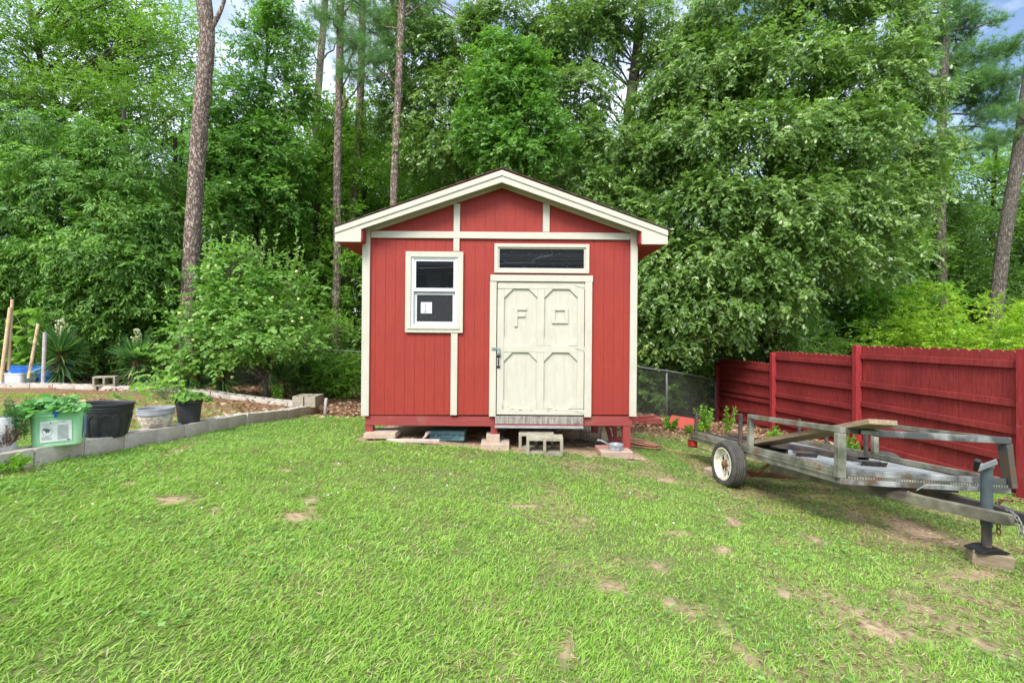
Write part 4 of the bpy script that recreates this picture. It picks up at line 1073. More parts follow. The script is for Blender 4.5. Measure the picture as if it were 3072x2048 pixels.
# loose things on the deck
def loose(name, label, cat, mb, m, group=None, bev=.003):
    o = mb.build(name, M[m], None, bevel=bev); o.location = O_; o.rotation_euler = TM.to_euler(); return tag(o, label, cat, group)
mb = MB(); a, b_ = Vector((.16,1.42,.075)), Vector((.165,-.24,TOPW+.065))
mb.bar(a, b_, .22, .038); loose('plank', 'thick brown wooden plank sloping from the trailer deck over the front rail', 'plank', mb, 'wood_old')
def channel(u0, v0, u1, v1, w_, wd, ht):
    mb = MB(); a = Vector((u0,v0,w_)); b_ = Vector((u1,v1,w_)); d = (b_-a).normalized(); s_ = d.cross(Vector((0,0,1)))*(wd/2)
    mb.bar(a+Vector((0,0,ht)), b_+Vector((0,0,ht)), wd, .006); mb.bar(a+s_+Vector((0,0,ht/2)), b_+s_+Vector((0,0,ht/2)), .006, ht-.007); mb.bar(a-s_+Vector((0,0,ht/2)), b_-s_+Vector((0,0,ht/2)), .006, ht-.007); return mb
loose('steel_ramp', 'left one of two black steel ramps lying along the trailer deck', 'ramp', channel(.30,1.05,.10,2.3,.06,.16,.05), 'dark_st', 'black ramps on the trailer deck')
loose('steel_ramp', 'longer right one of two black steel ramps on the trailer deck', 'ramp', channel(.92,.78,.50,2.25,.06,.16,.05), 'dark_st', 'black ramps on the trailer deck')
def angle(u, v, L_, w0):
    mb = MB(); mb.bar((u,v,w0),(u+L_,v-.02,w0),.05,.005,up=(0,-.45,1)); mb.bar((u,v-.045,w0-.012),(u+L_,v-.065,w0-.012),.05,.005,up=(0,1,.5)); return mb
loose('angle_iron', 'left rusty angle iron lying on the deck below the plank', 'angle iron', angle(.37,.98,.2,.09), 'dark_st', 'angle irons on the trailer deck', 0)
loose('angle_iron', 'right rusty angle iron on the open middle of the deck', 'angle iron', angle(.72,.62,.22,.09), 'dark_st', 'angle irons on the trailer deck', 0)
# wood block under jack, bricks at wheel
q = P(2962, 1675, 3.06); g_ = gz(3.24, 3.0)
mb = MB(); mb.box(-.105,.105,-.05,.05,0,.095); o = mb.build('wood_block', M['wood_end'], bevel=.005, jit=.003); o.location = (3.235,3.055,E-1.437-.095); o.rotation_euler = (0,R(5),R(-24)); tag(o, 'chunky timber block under the trailer jack foot', 'wood block')
for i, (dx, lab) in enumerate(((0,'reddish brick lying just behind the left trailer wheel'),(.115,'greyish brick between the reddish brick and the trailer wheel'))):
    q = P(2136, 1420, 5.15); x = q[0]+dx; y = 5.15-.03*i; mb = MB(); mb.box(-.05,.05,-.09,.09,0,.06); o = mb.build('brick', M['paver'], bevel=.004, jit=.002)
    o.location = (x, y, gz(x, y)-.005); o.rotation_euler = (0,0,R(8+10*i)); tag(o, lab, 'brick', 'bricks by the trailer wheel')
#==PART4==
# ------------------------------------------------------------------ garden bed edging
GRP = 'concrete blocks edging the garden bed'
def wallblock(x, y, rz, L_=.394, hz=0, label=None, size=None, group=GRP):
    rz = (rz+math.pi) % (2*math.pi)-math.pi
    ca, sa = math.cos(rz), math.sin(rz)
    z0 = min(gz(x+ca*.15+.12*sa, y+sa*.15-.12*ca), gz(x-ca*.15+.12*sa, y-sa*.15-.12*ca)) if True else 0
    a1 = (x+ca*L_/2, y+sa*L_/2); a0 = (x-ca*L_/2, y-sa*L_/2)
    nx_, ny_ = sa*.16, -ca*.16
    zz1 = gz(a1[0]+nx_, a1[1]+ny_); zz0 = gz(a0[0]+nx_, a0[1]+ny_)
    if abs(rz) < .3 or abs(rz-math.pi) < .3:  # far wall: inner side faces us; use ground outside the bed
        zz1 = gz(a1[0], a1[1]+.3); zz0 = gz(a0[0], a0[1]+.3)
    ry = -math.atan2(zz1-zz0, L_)
    return block('cinder_block', label, (x, y, (zz0+zz1)/2-.032+hz), rz, size=(L_,.194,.194), m='conc', cells='z', group=group, ry=ry)
ORD = ['first','second','third','fourth','fifth','sixth','seventh','eighth','ninth','tenth','eleventh','twelfth','thirteenth']
y = 3.42
wx = -3.657
wallblock(wx, 3.42-.205-.10, R(90), label='concrete block at the near end of the bed edging, cut by the photo\'s edge', hz=-.025)
wallblock(wx+.002, 3.42-.053, R(90), L_=.095, label='short filler piece of block between two long ones near the white cylinder', hz=-.025)
wallblock(wx, 3.42-.205-.50, R(90), label='concrete block of the garden bed edging nearest the photographer', hz=-.025)
rg = np.random.RandomState(4)
for i in range(13):
    lab = {0:'concrete block under the green tub in the bed edging',1:'concrete block between the green tub and the large black pot',2:'concrete block just right of the large black pot in the bed edging'}.get(i, '%s concrete block right of the large black pot in the near bed edging' % ORD[i-2])
    wallblock(wx+rg.uniform(-.006,.006), 3.42+.4*i+.2, R(90)+rg.uniform(-.008,.008), label=lab, hz=rg.uniform(-.004,.004)-.028*max(0,1-i/9))
pts = [(-3.80,8.78),(-8.24,9.22),(-11.4,8.85)]
for (xa,ya),(xb_,yb_) in zip(pts[:-1], pts[1:]):
    L0 = math.hypot(xb_-xa, yb_-ya); n_ = int(L0/.4); rz = math.atan2(yb_-ya, xb_-xa)
    for i in range(n_):
        s_ = (.4*i+.2)/L0
        wallblock(xa+(xb_-xa)*s_, ya+(yb_-ya)*s_, rz-math.pi, label='%s far edging block counted %s from the lone cinder block' % (ORD[(n_-1-i) if xa > -5 else i], 'toward the shed' if xa > -5 else 'leftward'), group='concrete blocks along the far side of the bed', hz=rg.uniform(-.004,.004))
zt = gz(-3.5, 8.5)+.165
block('cinder_block', 'left one of two blocks standing on the shed end of the bed edging', (-3.775, 8.42, zt), R(90), m='conc2')
block('cinder_block', 'right one of two blocks standing on the shed end of the bed edging', (-3.570, 8.44, zt-.004), R(91), m='conc2')
q = P(311, 1149, 9.15); block('cinder_block', 'single cinder block lying on the far corner of the bed edging', (q[0], 9.2, gz(q[0], 9.5)+.150), R(22), size=(.36,.20,.20), m='conc2', cells='y')
mb = MB(); mb.tube([(0,0,0),(.03,0,.30)], .028, 12); M['pvc'] = mat('white plastic', (.62,.62,.60), (.74,.74,.72), rough=.45, bump=.05, dirt=(.35,.3,.24), dscale=8, dlo=.5, dhi=.75)
o = mb.build('plastic_pipe', M['pvc'], smooth=False); o.location = (-3.40, 8.5, gz(-3.4, 8.5)-.01); tag(o, 'short white plastic pipe standing at the shed end of the bed edging', 'pipe')

# ------------------------------------------------------------------ pots
def rring(hx, hy, r_, n=6):
    pts = []
    for cx_, cy_, a0 in ((hx-r_,hy-r_,0),(-hx+r_,hy-r_,90),(-hx+r_,-hy+r_,180),(hx-r_,-hy+r_,270)):
        for k in range(n+1):
            a = R(a0+90*k/n); pts.append((cx_+r_*math.cos(a), cy_+r_*math.sin(a)))
    return pts
def rloft(mb, levels):
    vs = []; n = None
    for hx, hy, r_, z in levels:
        pr = rring(hx, hy, r_); n = len(pr); vs += [(a, b_, z) for a, b_ in pr]
    fs = [(i*n+k, i*n+(k+1) % n, (i+1)*n+(k+1) % n, (i+1)*n+k) for i in range(len(levels)-1) for k in range(n)]
    fs.append(tuple(range(n-1,-1,-1)))
    return mb.add(vs, fs)
def topz(y): return gz(-3.45, y)+.160-.028*max(0, 1-(y-3.4)/3.6)
M['green_pl'] = mat('pale green plastic', (.26,.58,.30), (.36,.68,.38), rough=.4, scale=3, bump=.04, dirt=(.50,.70,.48), dscale=4, dlo=.5, dhi=.8)
M['blk_pl'] = mat('black nursery plastic', (.022,.023,.026), (.045,.046,.05), rough=.5, scale=5, bump=.06, spec=.4, dirt=(.10,.09,.08), dscale=6, dlo=.6, dhi=.8)
M['label'] = mat('white label', (.74,.80,.76), (.80,.84,.80), rough=.5, bump=0)
M['blue'] = mat('blue plastic', (.02,.13,.50), (.03,.18,.60), rough=.4, bump=.03)
M['soil'] = mat('potting soil', (.05,.03,.02), (.12,.08,.05), rough=1, scale=40, bump=.8)
tub = empty('plastic_tub', (-3.60, 3.66, topz(3.64)), (R(-1), 0, R(36))); tub.scale = (.84,.84,.97); tag(tub, 'pale green plastic tub with a printed white label planted with strawberries', 'tub')
mb = MB(); rloft(mb, [(.165,.125,.05,0),(.170,.13,.05,.006),(.182,.142,.055,.24),(.188,.148,.055,.245),(.188,.148,.055,.27),(.195,.155,.055,.275),(.195,.155,.055,.305),(.189,.149,.055,.307),(.180,.14,.05,.28)])
mb.build('tub_body', M['green_pl'], tub, smooth=False)
mb = MB(); rloft(mb, [(.179,.139,.05,.270),(.178,.138,.05,.272)]); mb.v = [(a,b_,c) for a,b_,c in mb.v]; mb.build('soil', M['soil'], tub)
mb = MB(); mb.box(-.022,.022,-.168,-.156,.262,.288); mb.box(-.010,.010,-.167,-.157,.232,.262); mb.build('clip', M['blue'], tub, bevel=.004)
tilt = math.atan2(.012,.234)
lb = empty('label_panel', (0,-.1335,.02), (R(90)-(-tilt)*-1*-1, 0, 0)); lb.parent = tub
lb.rotation_euler = (R(90)+tilt, 0, 0); lb.scale = (.86,.95,1)
mb = MB(); mb.box(-.125,.125,.022,.200,.0015,.0030); mb.build('label_sheet', M['label'], lb)
def text(s_, x, y, size, par, m='ink', z=.0034, align='LEFT'):
    cu = bpy.data.curves.new('lettering', 'FONT'); cu.body = s_; cu.size = size; cu.align_x = align; cu.extrude = .0003
    tmp = bpy.data.objects.new('lettering', cu); me_ = bpy.data.meshes.new_from_object(tmp); bpy.data.objects.remove(tmp); me_.materials.clear(); me_.materials.append(M[m]); o = bpy.data.objects.new('lettering', me_); col.objects.link(o); o.parent = par; o.location = (x, y, z); return o
text("Member's Mark", -.028, .180, .017, lb)
mb = MB(); mb.add([(-.050,.186,.0034),(-.040,.194,.0034),(-.030,.186,.0034),(-.040,.178,.0034)], [(0,3,2,1)]);
mb.add([(-.045,.186,.0038),(-.0405,.190,.0038),(-.0405,.182,.0038)], [(0,2,1)])
mb.build('emblem', M['ink'], lb)
text('WARNING', -.100, .166, .010, lb); text('ADVERTENCIA', -.052, .166, .009, lb)
mb = MB(); rg = np.random.RandomState(2)
for i in range(13):
    y = .158-.0098*i; w_ = rg.uniform(.082,.098)
    mb.box(.012,.012+w_,y,y+.0042,.0032,.0036)
for i in range(4): mb.box(-.112,-.112+rg.uniform(.06,.085),.066-.008*i,.069-.008*i,.0032,.0036)
for i in range(14): mb.box(.085+i*.002, .086+i*.002, .026, .038, .0032,.0036)
mb.build('fine_print', M['ink'], lb)
mb = MB(); cxx, cyy = -.068, .115
for k in range(28):
    a0, a1 = 2*math.pi*k/28, 2*math.pi*(k+1)/28
    mb.add([(cxx+r_*math.cos(a), cyy+r_*math.sin(a), .0036) for r_, a in ((.040,a0),(.040,a1),(.0375,a1),(.0375,a0))], [(0,3,2,1)])
fig = [(-.02,.022),(-.006,.026),(.006,.020),(.022,.016),(.030,-.002),(.020,.002),(.014,-.016),(.004,-.010),(-.008,-.022),(-.012,-.006),(-.022,.004)]
mb.add([(cxx+a*.95, cyy+b_*.95+.002, .0037) for a, b_ in fig][::-1], [tuple(range(len(fig)))])
mb.add([(cxx+.0+.009*math.cos(2*math.pi*k/12)-.024, cyy+.009*math.sin(2*math.pi*k/12)+.016, .0038) for k in range(12)], [tuple(range(12))])
mb.build('warning_symbol', M['ink'], lb)
# side label
sl = empty('label_panel', (.176,0,.02), (R(90)+tilt, 0, R(90))); sl.parent = tub
mb = MB(); mb.box(-.09,.09,.03,.20,.0005,.002); M['bluelabel'] = mat('blue printed label', (.10,.22,.42), (.45,.60,.72), rough=.45, scale=14, lo=.45, hi=.6, bump=0); mb.build('label_sheet', M['bluelabel'], sl)

def pot(name, label, c, prof, m, ribs=0, n=40, rot=0):
    e = empty(name, c); tag(e, label, 'plant pot')
    mb = MB(); mb.lathe(prof, n=n); mb.build('pot_wall', M[m], e, smooth=False)
    return e
bp_ = pot('plant_pot', 'large empty black nursery pot with arched ribs beside the green tub', (-3.69, 4.18, topz(4.2)-.002), [(0,0),(.165,0),(.172,.012),(.188,.09),(.208,.235),(.214,.240),(.214,.262),(.222,.264),(.222,.272),(.216,.274),(.216,.292),(.226,.296),(.226,.312),(.220,.314),(.206,.30),(.18,.05),(0,.05)], 'blk_pl')
bp_.rotation_euler = (R(-2),R(2.5),0); bp_.scale = (.9,.9,.98)
mb = MB()
for k in range(14):      # raised arches moulded in the wall
    a0 = 2*math.pi*k/14; da = 2*math.pi/14*.42; pl = []
    for j in range(13):
        s_ = j/12; z = .015+ (.17 if .18 < s_ < .82 else .17*min(s_, 1-s_)/.18) + (.03*math.sin(math.pi*(s_-.18)/.64) if .18 < s_ < .82 else 0)
        a = a0-da+2*da*min(1,max(0,(s_-.18)/.64)); r_ = .1745+(z-.012)*.165; pl.append((r_*math.cos(a), r_*math.sin(a), z))
    mb.tube(pl, .0042, 5)
mb.build('ribs', M['blk_pl'], bp_)
mb = MB(); mb.lathe([(0,.20),(.198,.20)], n=24); mb.build('soil', M['soil'], bp_)
M['stonepot'] = mat('pitted cream stoneware', (.36,.33,.27), (.66,.62,.54), rough=.9, scale=38, detail=3, lo=.4, hi=.55, bump=1, bscale=70, bdist=.006, dirt=(.42,.30,.18), dscale=3, dlo=.52, dhi=.72)
M['greyrim'] = mat('grey pot rim', (.24,.255,.27), (.34,.35,.36), rough=.7, scale=10, bump=.2)
sp_ = pot('plant_pot', 'small round cream planter with a grey rim on the bed edging', (-3.755, 4.87, topz(4.87)-.012), [(0,0),(.105,0),(.115,.01),(.140,.06),(.155,.12),(.160,.155)], 'stonepot')
mb = MB(); mb.lathe([(.158,.150),(.166,.152),(.170,.16),(.168,.205),(.172,.212),(.168,.22),(.158,.218),(.152,.17),(.14,.06)], n=40); mb.build('rim', M['greyrim'], sp_, smooth=False)
mb = MB(); mb.lathe([(0,.165),(.153,.165)], n=24); mb.build('soil', M['soil'], sp_)
for i in range(1):
    pass
mb = MB()
for i in range(14):
    a = i*1.1; mb.tube([(.02*math.cos(a),.02*math.sin(a),.165),(.05*math.cos(a),.04*math.sin(a),.205),(.08*math.cos(a),.06*math.sin(a),.195)],.0022,4)
mb.build('dry_stems', M['root'], sp_)
kp = pot('plant_pot', 'small black nursery pot holding a sprawling leafy plant on the bed edging', (-3.70, 5.30, topz(5.3)-.005), [(0,0),(.100,0),(.106,.008),(.128,.215),(.134,.218),(.137,.225),(.137,.243),(.132,.246),(.122,.23),(.1,.05)], 'blk_pl')
mb = MB(); mb.lathe([(0,.215),(.126,.215)], n=24); mb.build('soil', M['soil'], kp)
T_ROUND = (np.array([(0,0,0),(.25,.38,.05),(.62,.46,.05),(.95,.2,-.02),(.95,-.2,-.02),(.62,-.46,.05),(.25,-.38,.05),(.5,0,-.02)]), [(0,7,2,1),(7,3,2),(7,4,3),(7,5,4),(0,6,5,7)])
M['berry'] = leafmat('strawberry leaves', G((0,(.07,.20,.05)),(.5,(.14,.34,.10)),(.85,(.26,.46,.17)),(1,(.40,.42,.08))), trans=.3, rough=.5)
M['stem'] = mat('green stem', (.10,.18,.05), (.2,.28,.1), rough=.7, bump=0)
def potplant(name, label, base, n, spread, h, leaf, m, rot=(0,0), seed=1, tri=3, tmpl=T_ROUND, hang=.3, wid=1., cat='plant'):
    rg = np.random.RandomState(seed); e = empty(name, base); tag(e, label, cat)
    mb = MB(); C=[];D=[];Nn=[];S=[];v=[]
    for i in range(n):
        a = rg.uniform(0, 2*math.pi); r_ = spread*math.sqrt(rg.rand()); hh = h*(1-.6*(r_/spread)**2)*rg.uniform(.55,1.1)-hang*max(0,r_-spread*.7)
        tip = np.array([r_*math.cos(a)*1.0+rot[0]*r_, r_*math.sin(a)+rot[1]*r_, hh])
        b0 = tip*[.25,.25,0]; mb.tube([b0, (b0+tip)/2+[0,0,h*.25], tip], .0025, 4, caps=False)
        vv = rg.rand()
        for k in range(tri):
            aa = a+(k-(tri-1)/2)*1.25+rg.uniform(-.2,.2)
            C.append(tip); D.append([math.cos(aa), math.sin(aa), rg.uniform(-.8,.45)]); Nn.append([rg.normal(.1,.5),rg.normal(-.4,.5),.9]); S.append(leaf*rg.uniform(.7,1.2)); v.append(np.clip(vv*.7+.3*rg.rand(),0,1))
    mb.build('stems', M['stem'], e)
    leaf_obj('leaves', np.array(C), np.array(D,float), unit(np.array(Nn,float)), np.array(S), tmpl, np.array(v), M[m], e, wid=wid)
    return e
tz = tub.location.z
potplant('strawberry_plant', 'bushy strawberry plants spilling over the rim of the green tub', (-3.62,3.64,tz+.262), 62, .20, .12, .066, 'berry', seed=3, hang=.5)
potplant('leafy_plant', 'sprawling rose like plant with fine leaflets in the small black pot', (-3.70,5.3,kp.location.z+.215), 46, .20, .16, .06, 'hick', seed=5, hang=.3)
potplant('leafy_plant', 'arching leafy branches reaching left out of the small black pot', (-3.88,5.28,kp.location.z+.27), 46, .34, .24, .055, 'bright', rot=(-.7,0), seed=6, hang=.1)
# white cylinder and rosemary
mb = MB(); mb.lathe([(0,0),(.066,0),(.067,.28),(.063,.282),(.058,.02)], n=28); o = mb.build('plastic_cylinder', M['pvc'], smooth=False); o.location = (-3.78, 3.42, gz(-3.45,3.42)+.10); o.rotation_euler = (0,R(1),0); tag(o, 'translucent white plastic cylinder at the near end of the bed edging', 'cylinder')
M['rose'] = leafmat('rosemary needles', G((0,(.04,.13,.04)),(.5,(.09,.24,.07)),(1,(.18,.38,.11))), trans=.15)
M['dryn'] = leafmat('dry brown needles', G((0,(.09,.05,.03)),(.6,(.22,.12,.075)),(1,(.34,.2,.13))), trans=.15, tint=(1,.8,.6))
def sprigs(name, label, base, n, h, spread, m, seed, lean=(0,0), nl=60, ls=.022, cat='plant', thin=.6):
    rg = np.random.RandomState(seed); e = empty(name, base); tag(e, label, cat); mb = MB(); C=[];D=[];N_=[];S=[];v=[]
    for i in range(n):
        a = rg.uniform(0,2*math.pi); r_ = spread*math.sqrt(rg.rand()); hh = h*rg.uniform(.55,1.1)
        p0 = np.array([r_*.3*math.cos(a), r_*.3*math.sin(a), 0]); p1 = np.array([r_*math.cos(a)+lean[0]*hh, r_*math.sin(a)+lean[1]*hh, hh])
        pm = (p0+p1)/2+rg.normal(0,.02,3); q = resample([p0,pm,p1], 6); mb.tube([tuple(x) for x in q], .002, 4, caps=False)
        vv = rg.rand(); d = unit(p1-p0)
        for k in range(nl):
            t_ = rg.uniform(.15,1); c = p0*(1-t_)**2+2*pm*t_*(1-t_)+p1*t_*t_
            s_ = unit(rnd_dirs(1, rg)[0]); C.append(c); D.append(d*.6+s_*.7); N_.append(rnd_dirs(1, rg)[0]); S.append(ls*rg.uniform(.7,1.2)); v.append(np.clip(vv*.6+.4*rg.rand(),0,1))
    mb.build('stems', M['stem'] if m != 'dryn' else M['root'], e)
    leaf_obj('needles', np.array(C), np.array(D), np.array(N_), np.array(S), T_LANCE, np.array(v), M[m], e, wid=thin)
    return e
sprigs('rosemary_plant', 'upright green rosemary sprigs left of the green tub', (-3.70,3.46,gz(-3.45,3.4)+.20), 22, .30, .09, 'rose', 3, lean=(-.05,0), nl=85, ls=.028)
sprigs('rosemary_plant', 'lower rosemary bush hugging the near left edge of the bed', (-3.80,3.24,gz(-3.45,3.2)+.06), 30, .26, .14, 'rose', 4, nl=85, ls=.028)
sprigs('dry_plant', 'dried brown bushy weed in front of the white cylinder', (-3.74,3.38,gz(-3.45,3.4)+.17), 40, .16, .16, 'dryn', 8, lean=(-.3,-.1), nl=60, ls=.018)

# ------------------------------------------------------------------ barrels, canes and big leaf plant, far left
q0 = P(70, 1152, 9.75); bz = gz(q0[0], 9.9)
e = empty('barrel_planter', tuple(P(122,1148,9.95))); tag(e, 'blue half barrel planter behind the far bed edging', 'barrel')
mb = MB(); rloft(mb, [(.42,.26,.10,0),(.47,.29,.14,.05),(.485,.30,.15,.20),(.48,.30,.15,.36),(.49,.31,.15,.37),(.49,.31,.15,.40),(.46,.28,.14,.40),(.45,.27,.14,.32)]); mb.build('barrel_wall', M['blue'], e, smooth=False)
mb = MB(); rloft(mb, [(.45,.27,.14,.33),(.449,.269,.14,.335)]); mb.v = [(a,b_,c) for a,b_,c in mb.v]; mb.add([(-.44,-.25,.336),(.44,-.25,.336),(.44,.25,.336),(-.44,.25,.336)], [(0,1,2,3)]); mb.build('soil', M['soil'], e)
e = empty('barrel_planter', tuple(P(44,1158,9.5))); tag(e, 'low white plastic planter in front of the blue half barrel', 'barrel')
mb = MB(); rloft(mb, [(.30,.16,.06,0),(.31,.17,.07,.03),(.315,.175,.07,.25),(.325,.185,.08,.255),(.325,.185,.08,.28),(.29,.155,.06,.28),(.28,.15,.06,.2)]); mb.build('planter_wall', M['pvc'], e, smooth=False)
mb = MB(); mb.add([(-.29,-.15,.24),(.29,-.15,.24),(.29,.15,.24),(-.29,.15,.24)], [(0,1,2,3)]); mb.build('soil', M['soil'], e)
M['bamboo'] = mat('bamboo', (.52,.36,.19), (.66,.50,.31), rough=.5, scale=5, stretch=(4,4,1), bump=.1, dirt=(.40,.25,.14), dscale=6, dlo=.5, dhi=.8)
M['bamboo2'] = mat('grey weathered cane', (.36,.32,.29), (.52,.48,.44), rough=.8, scale=5, bump=.3)
def cane(label, a, b_, r_, m):
    q = np.array(a); mb = MB(); pts = []; rr = []; n_ = 6
    v_ = np.array(b_)-q
    for k in range(n_):
        for t_, s_ in ((k/n_,1.12),(k/n_+.012,1.0),((k+1)/n_-.012,1.0)):
            pts.append(tuple(v_*t_)); rr.append(r_*s_)
    pts.append(tuple(v_)); rr.append(r_)
    mb.tube(pts, rr, 10); o = mb.build('bamboo_cane', M[m]); o.location = a; tag(o, label, 'cane', 'canes stuck in the barrel planters')
cane('thick bamboo cane at the far left leaning out of the white planter', P(3,1142,9.3), P(31,922,9.45), .033, 'bamboo')
cane('tallest thin bamboo cane, rising beside the thick leftmost one', P(25,1110,9.4), P(37,898,9.5), .027, 'bamboo')
cane('orange brown bamboo cane leaning right across the blue barrel', P(86,1135,9.25), P(115,971,9.5), .029, 'bamboo')
cane('grey weathered upright cane at the right end of the blue barrel', P(129,1152,9.2), P(135,997,9.25), .031, 'bamboo2')
rgb = np.random.RandomState(31)
e = empty('broadleaf_plant', (P(85,1110,9.9)[0], 9.95, bz+.3)); tag(e, 'tall plant with big drooping oval leaves growing from the blue barrel', 'plant')
mb = MB(); C=[];D=[];N_=[];S=[]
for i, (px, tp) in enumerate(((45,940),(75,930),(100,925),(118,960),(60,1010),(95,1030),(30,980),(80,1075),(140,935))):
    p1 = P(px, tp, 9.9+rgb.uniform(-.2,.2))-np.array(e.location); p0 = np.array([rgb.uniform(-.2,.2),0,0])
    qq = resample([p0,(p0+p1)/2+[rgb.uniform(-.08,.08),0,.05],p1], 8); mb.tube([tuple(x) for x in qq], .010, 5)
    for k in range(9):
        c = qq[rgb.randint(2,8)]; a = rgb.uniform(0,2*math.pi); C.append(c); D.append([math.cos(a),math.sin(a)*.8-.3,rgb.uniform(-.8,.15)]); N_.append([rgb.normal(0,.2),-.5,.8]); S.append(rgb.uniform(.18,.34))
mb.build('stems', M['stem'], e)
leaf_obj('leaves', np.array(C), np.array(D), np.array(N_), np.array(S), T_OVATE, rgb.rand(len(C))*.8+.1, M['bright'], e, wid=1.1)

# ------------------------------------------------------------------ yuccas
M['yflower'] = leafmat('yucca flowers', G((0,(.40,.44,.20)),(1,(.72,.70,.50))), trans=.2, tint=(1,1,.8))
M['ytrunk'] = mat('shaggy yucca trunk', (.10,.055,.03), (.26,.15,.08), rough=.95, scale=30, stretch=(1,1,.4), bump=1, bdist=.02)
def yucca(label, x, y, th, bl, n, flower=None, seed=1, lean=0):
    rg = np.random.RandomState(seed); g_ = gz(x, y); e = empty('yucca_plant', (x,y,g_)); tag(e, label, 'yucca')
    mb = MB(); mb.tube([(0,0,-.03),(lean*.5,0,th*.5),(lean,0,th)], [.09,.10,.07], 10); mb.build('trunk', M['ytrunk'], e)
    el = np.concatenate([rg.uniform(-.15,1.35,int(n*.75)), rg.uniform(-.9,.1,n-int(n*.75))]); a = rg.uniform(0,2*math.pi,n)
    D = np.stack([np.cos(el)*np.cos(a), np.cos(el)*np.sin(a), np.sin(el)], -1); C = np.array([lean,0,th])+D*.03+np.stack([0*a,0*a,np.where(el<0.1,-rg.uniform(0,th*.6,n),0)],-1)
    tm = (np.array([(0,-.5,0),(0,.5,0),(.4,.55,.01),(.4,-.55,.01),(.75,.34,0),(.75,-.34,0),(1,0,-.05)]), [(0,1,2,3),(3,2,4,5),(5,4,6)])
    tv = tm[0].copy(); tv[:,1] *= .046
    leaf_obj('blades', C, D, unit(np.array([0,0,1.])+rg.normal(0,.25,(n,3))), bl*rg.uniform(.75,1.1,n), (tv, tm[1]), rg.rand(n), M['yucca'], e)
    nd = 110; a = rg.uniform(0,2*math.pi,nd); z = rg.uniform(.05,th*.95,nd)
    D = np.stack([np.cos(a), np.sin(a), -rg.uniform(.6,1.6,nd)], -1); C = np.stack([lean*z/th+.07*np.cos(a), .07*np.sin(a), z], -1)
    leaf_obj('dead_skirt', C, D, rnd_dirs(nd, rg), rg.uniform(.08,.2,nd), T_LANCE, rg.rand(nd), M['dryn'], e, wid=.6)
    if flower:
        mb = MB(); mb.tube([(lean,0,th),(lean,0,flower)], [.012,.006], 6); st = mb.build('flower_stalk', M['stem'], e)
        nf = 70; z = rg.uniform(flower-.42,flower,nf); r_ = .062*np.sin(np.clip((flower-z)/.42,0,1)*2.6+.35); a = rg.uniform(0,2*math.pi,nf)
        C = np.stack([lean+r_*np.cos(a), r_*np.sin(a), z], -1); D = np.stack([np.cos(a)*.5, np.sin(a)*.5, -.8+0*a], -1)
        C4 = np.repeat(C, 4, 0)+rg.normal(0,.012,(nf*4,3)); D4 = np.repeat(D, 4, 0)+rg.normal(0,.3,(nf*4,3))
        leaf_obj('flowers', C4, D4, rnd_dirs(nf*4, rg), rg.uniform(.028,.045,nf*4), T_ROUND, rg.rand(nf*4), M['yflower'], e, wid=.8)
def YX(px, py, d): q = P(px, py, d); return q[0], q[1]
yucca('tall flowering yucca with shaggy trunk right of the grey cane', *YX(181,1130,9.75), .74, .62, 420, 1.50, 1)
yucca('flowering yucca with shaggy trunk between the lone cinder block and the fruit tree', *YX(410,1140,9.75), .66, .56, 400, 1.33, 2)
yucca('flowerless yucca leaning left under the fruit tree, left of its twin', *YX(592,1165,9.35), .42, .50, 300, None, 3, -.05)
yucca('flowerless yucca under the fruit tree, right of its twin', *YX(655,1165,9.45), .46, .48, 300, None, 4, .1)
yucca('small yucca just right of the fruit tree trunk', *YX(842,1160,9.8), .45, .46, 240, None, 5)

# ------------------------------------------------------------------ fruit tree
rgf = np.random.RandomState(41)
bx, by = YX(800, 1185, 9.55); bz_ = gz(bx, by)
ft = empty('fruit_tree', (bx, by, bz_)); tag(ft, 'low spreading fruit tree with small pale green fruits left of the shed', 'fruit tree')
mb = MB(); mains = []
lp = lambda px, py, d: P(px, py, d)-np.array((bx,by,bz_))
mb.tube([(0,0,-.05),tuple(lp(797,1165,9.55)),tuple(lp(790,1140,9.55))], [.075,.055,.05], 10)
for (tx, ty, td) in ((730,960,9.5),(690,1000,9.3),(800,930,9.7),(840,900,9.9),(620,900,9.5),(560,1010,9.4),(900,1000,9.7),(760,850,9.8),(680,840,9.4),(520,950,9.8),(880,880,10.2)):
    q = resample([lp(790,1140,9.55), lp((790*.6+tx*.4), 1140*.55+ty*.45-10, (9.55+td)/2), lp(tx,ty,td)], 8); mains.append(q)
    mb.tube([tuple(x) for x in q], list(np.linspace(.036,.010,8)), 7)
mb.build('trunk', M['grey_bark'], ft, smooth=True)
lobes = [LB(px,py,d,rx,ry,.75) for px,py,d,rx,ry in ((575,1010,9.4,85,85),(665,930,9.5,95,100),(750,850,9.7,100,110),(840,900,9.9,100,130),(700,1010,9.2,130,90),(560,1080,9.4,85,50),(880,1010,9.9,90,100),(800,980,9.3,100,90),(640,860,9.7,55,60))]
lobes = [(a-bx,b_-by,c-bz_,d,f_,g_) for a,b_,c,d,f_,g_ in lobes]
c, d, _ = lobes_to_clumps(lobes, 250, rgf, .25, -.9)
c[:,2] = np.maximum(c[:,2], .25)
mb = MB(); allq = np.concatenate(mains)
for i in rgf.permutation(len(c))[:150]:
    j = np.argmin(((allq-c[i])**2).sum(1)); a = allq[j]; mb.tube([tuple(a), tuple((a+c[i])/2+[0,0,.06]), tuple(c[i])], [.009,.006,.003], 4, caps=False)
shoots = []
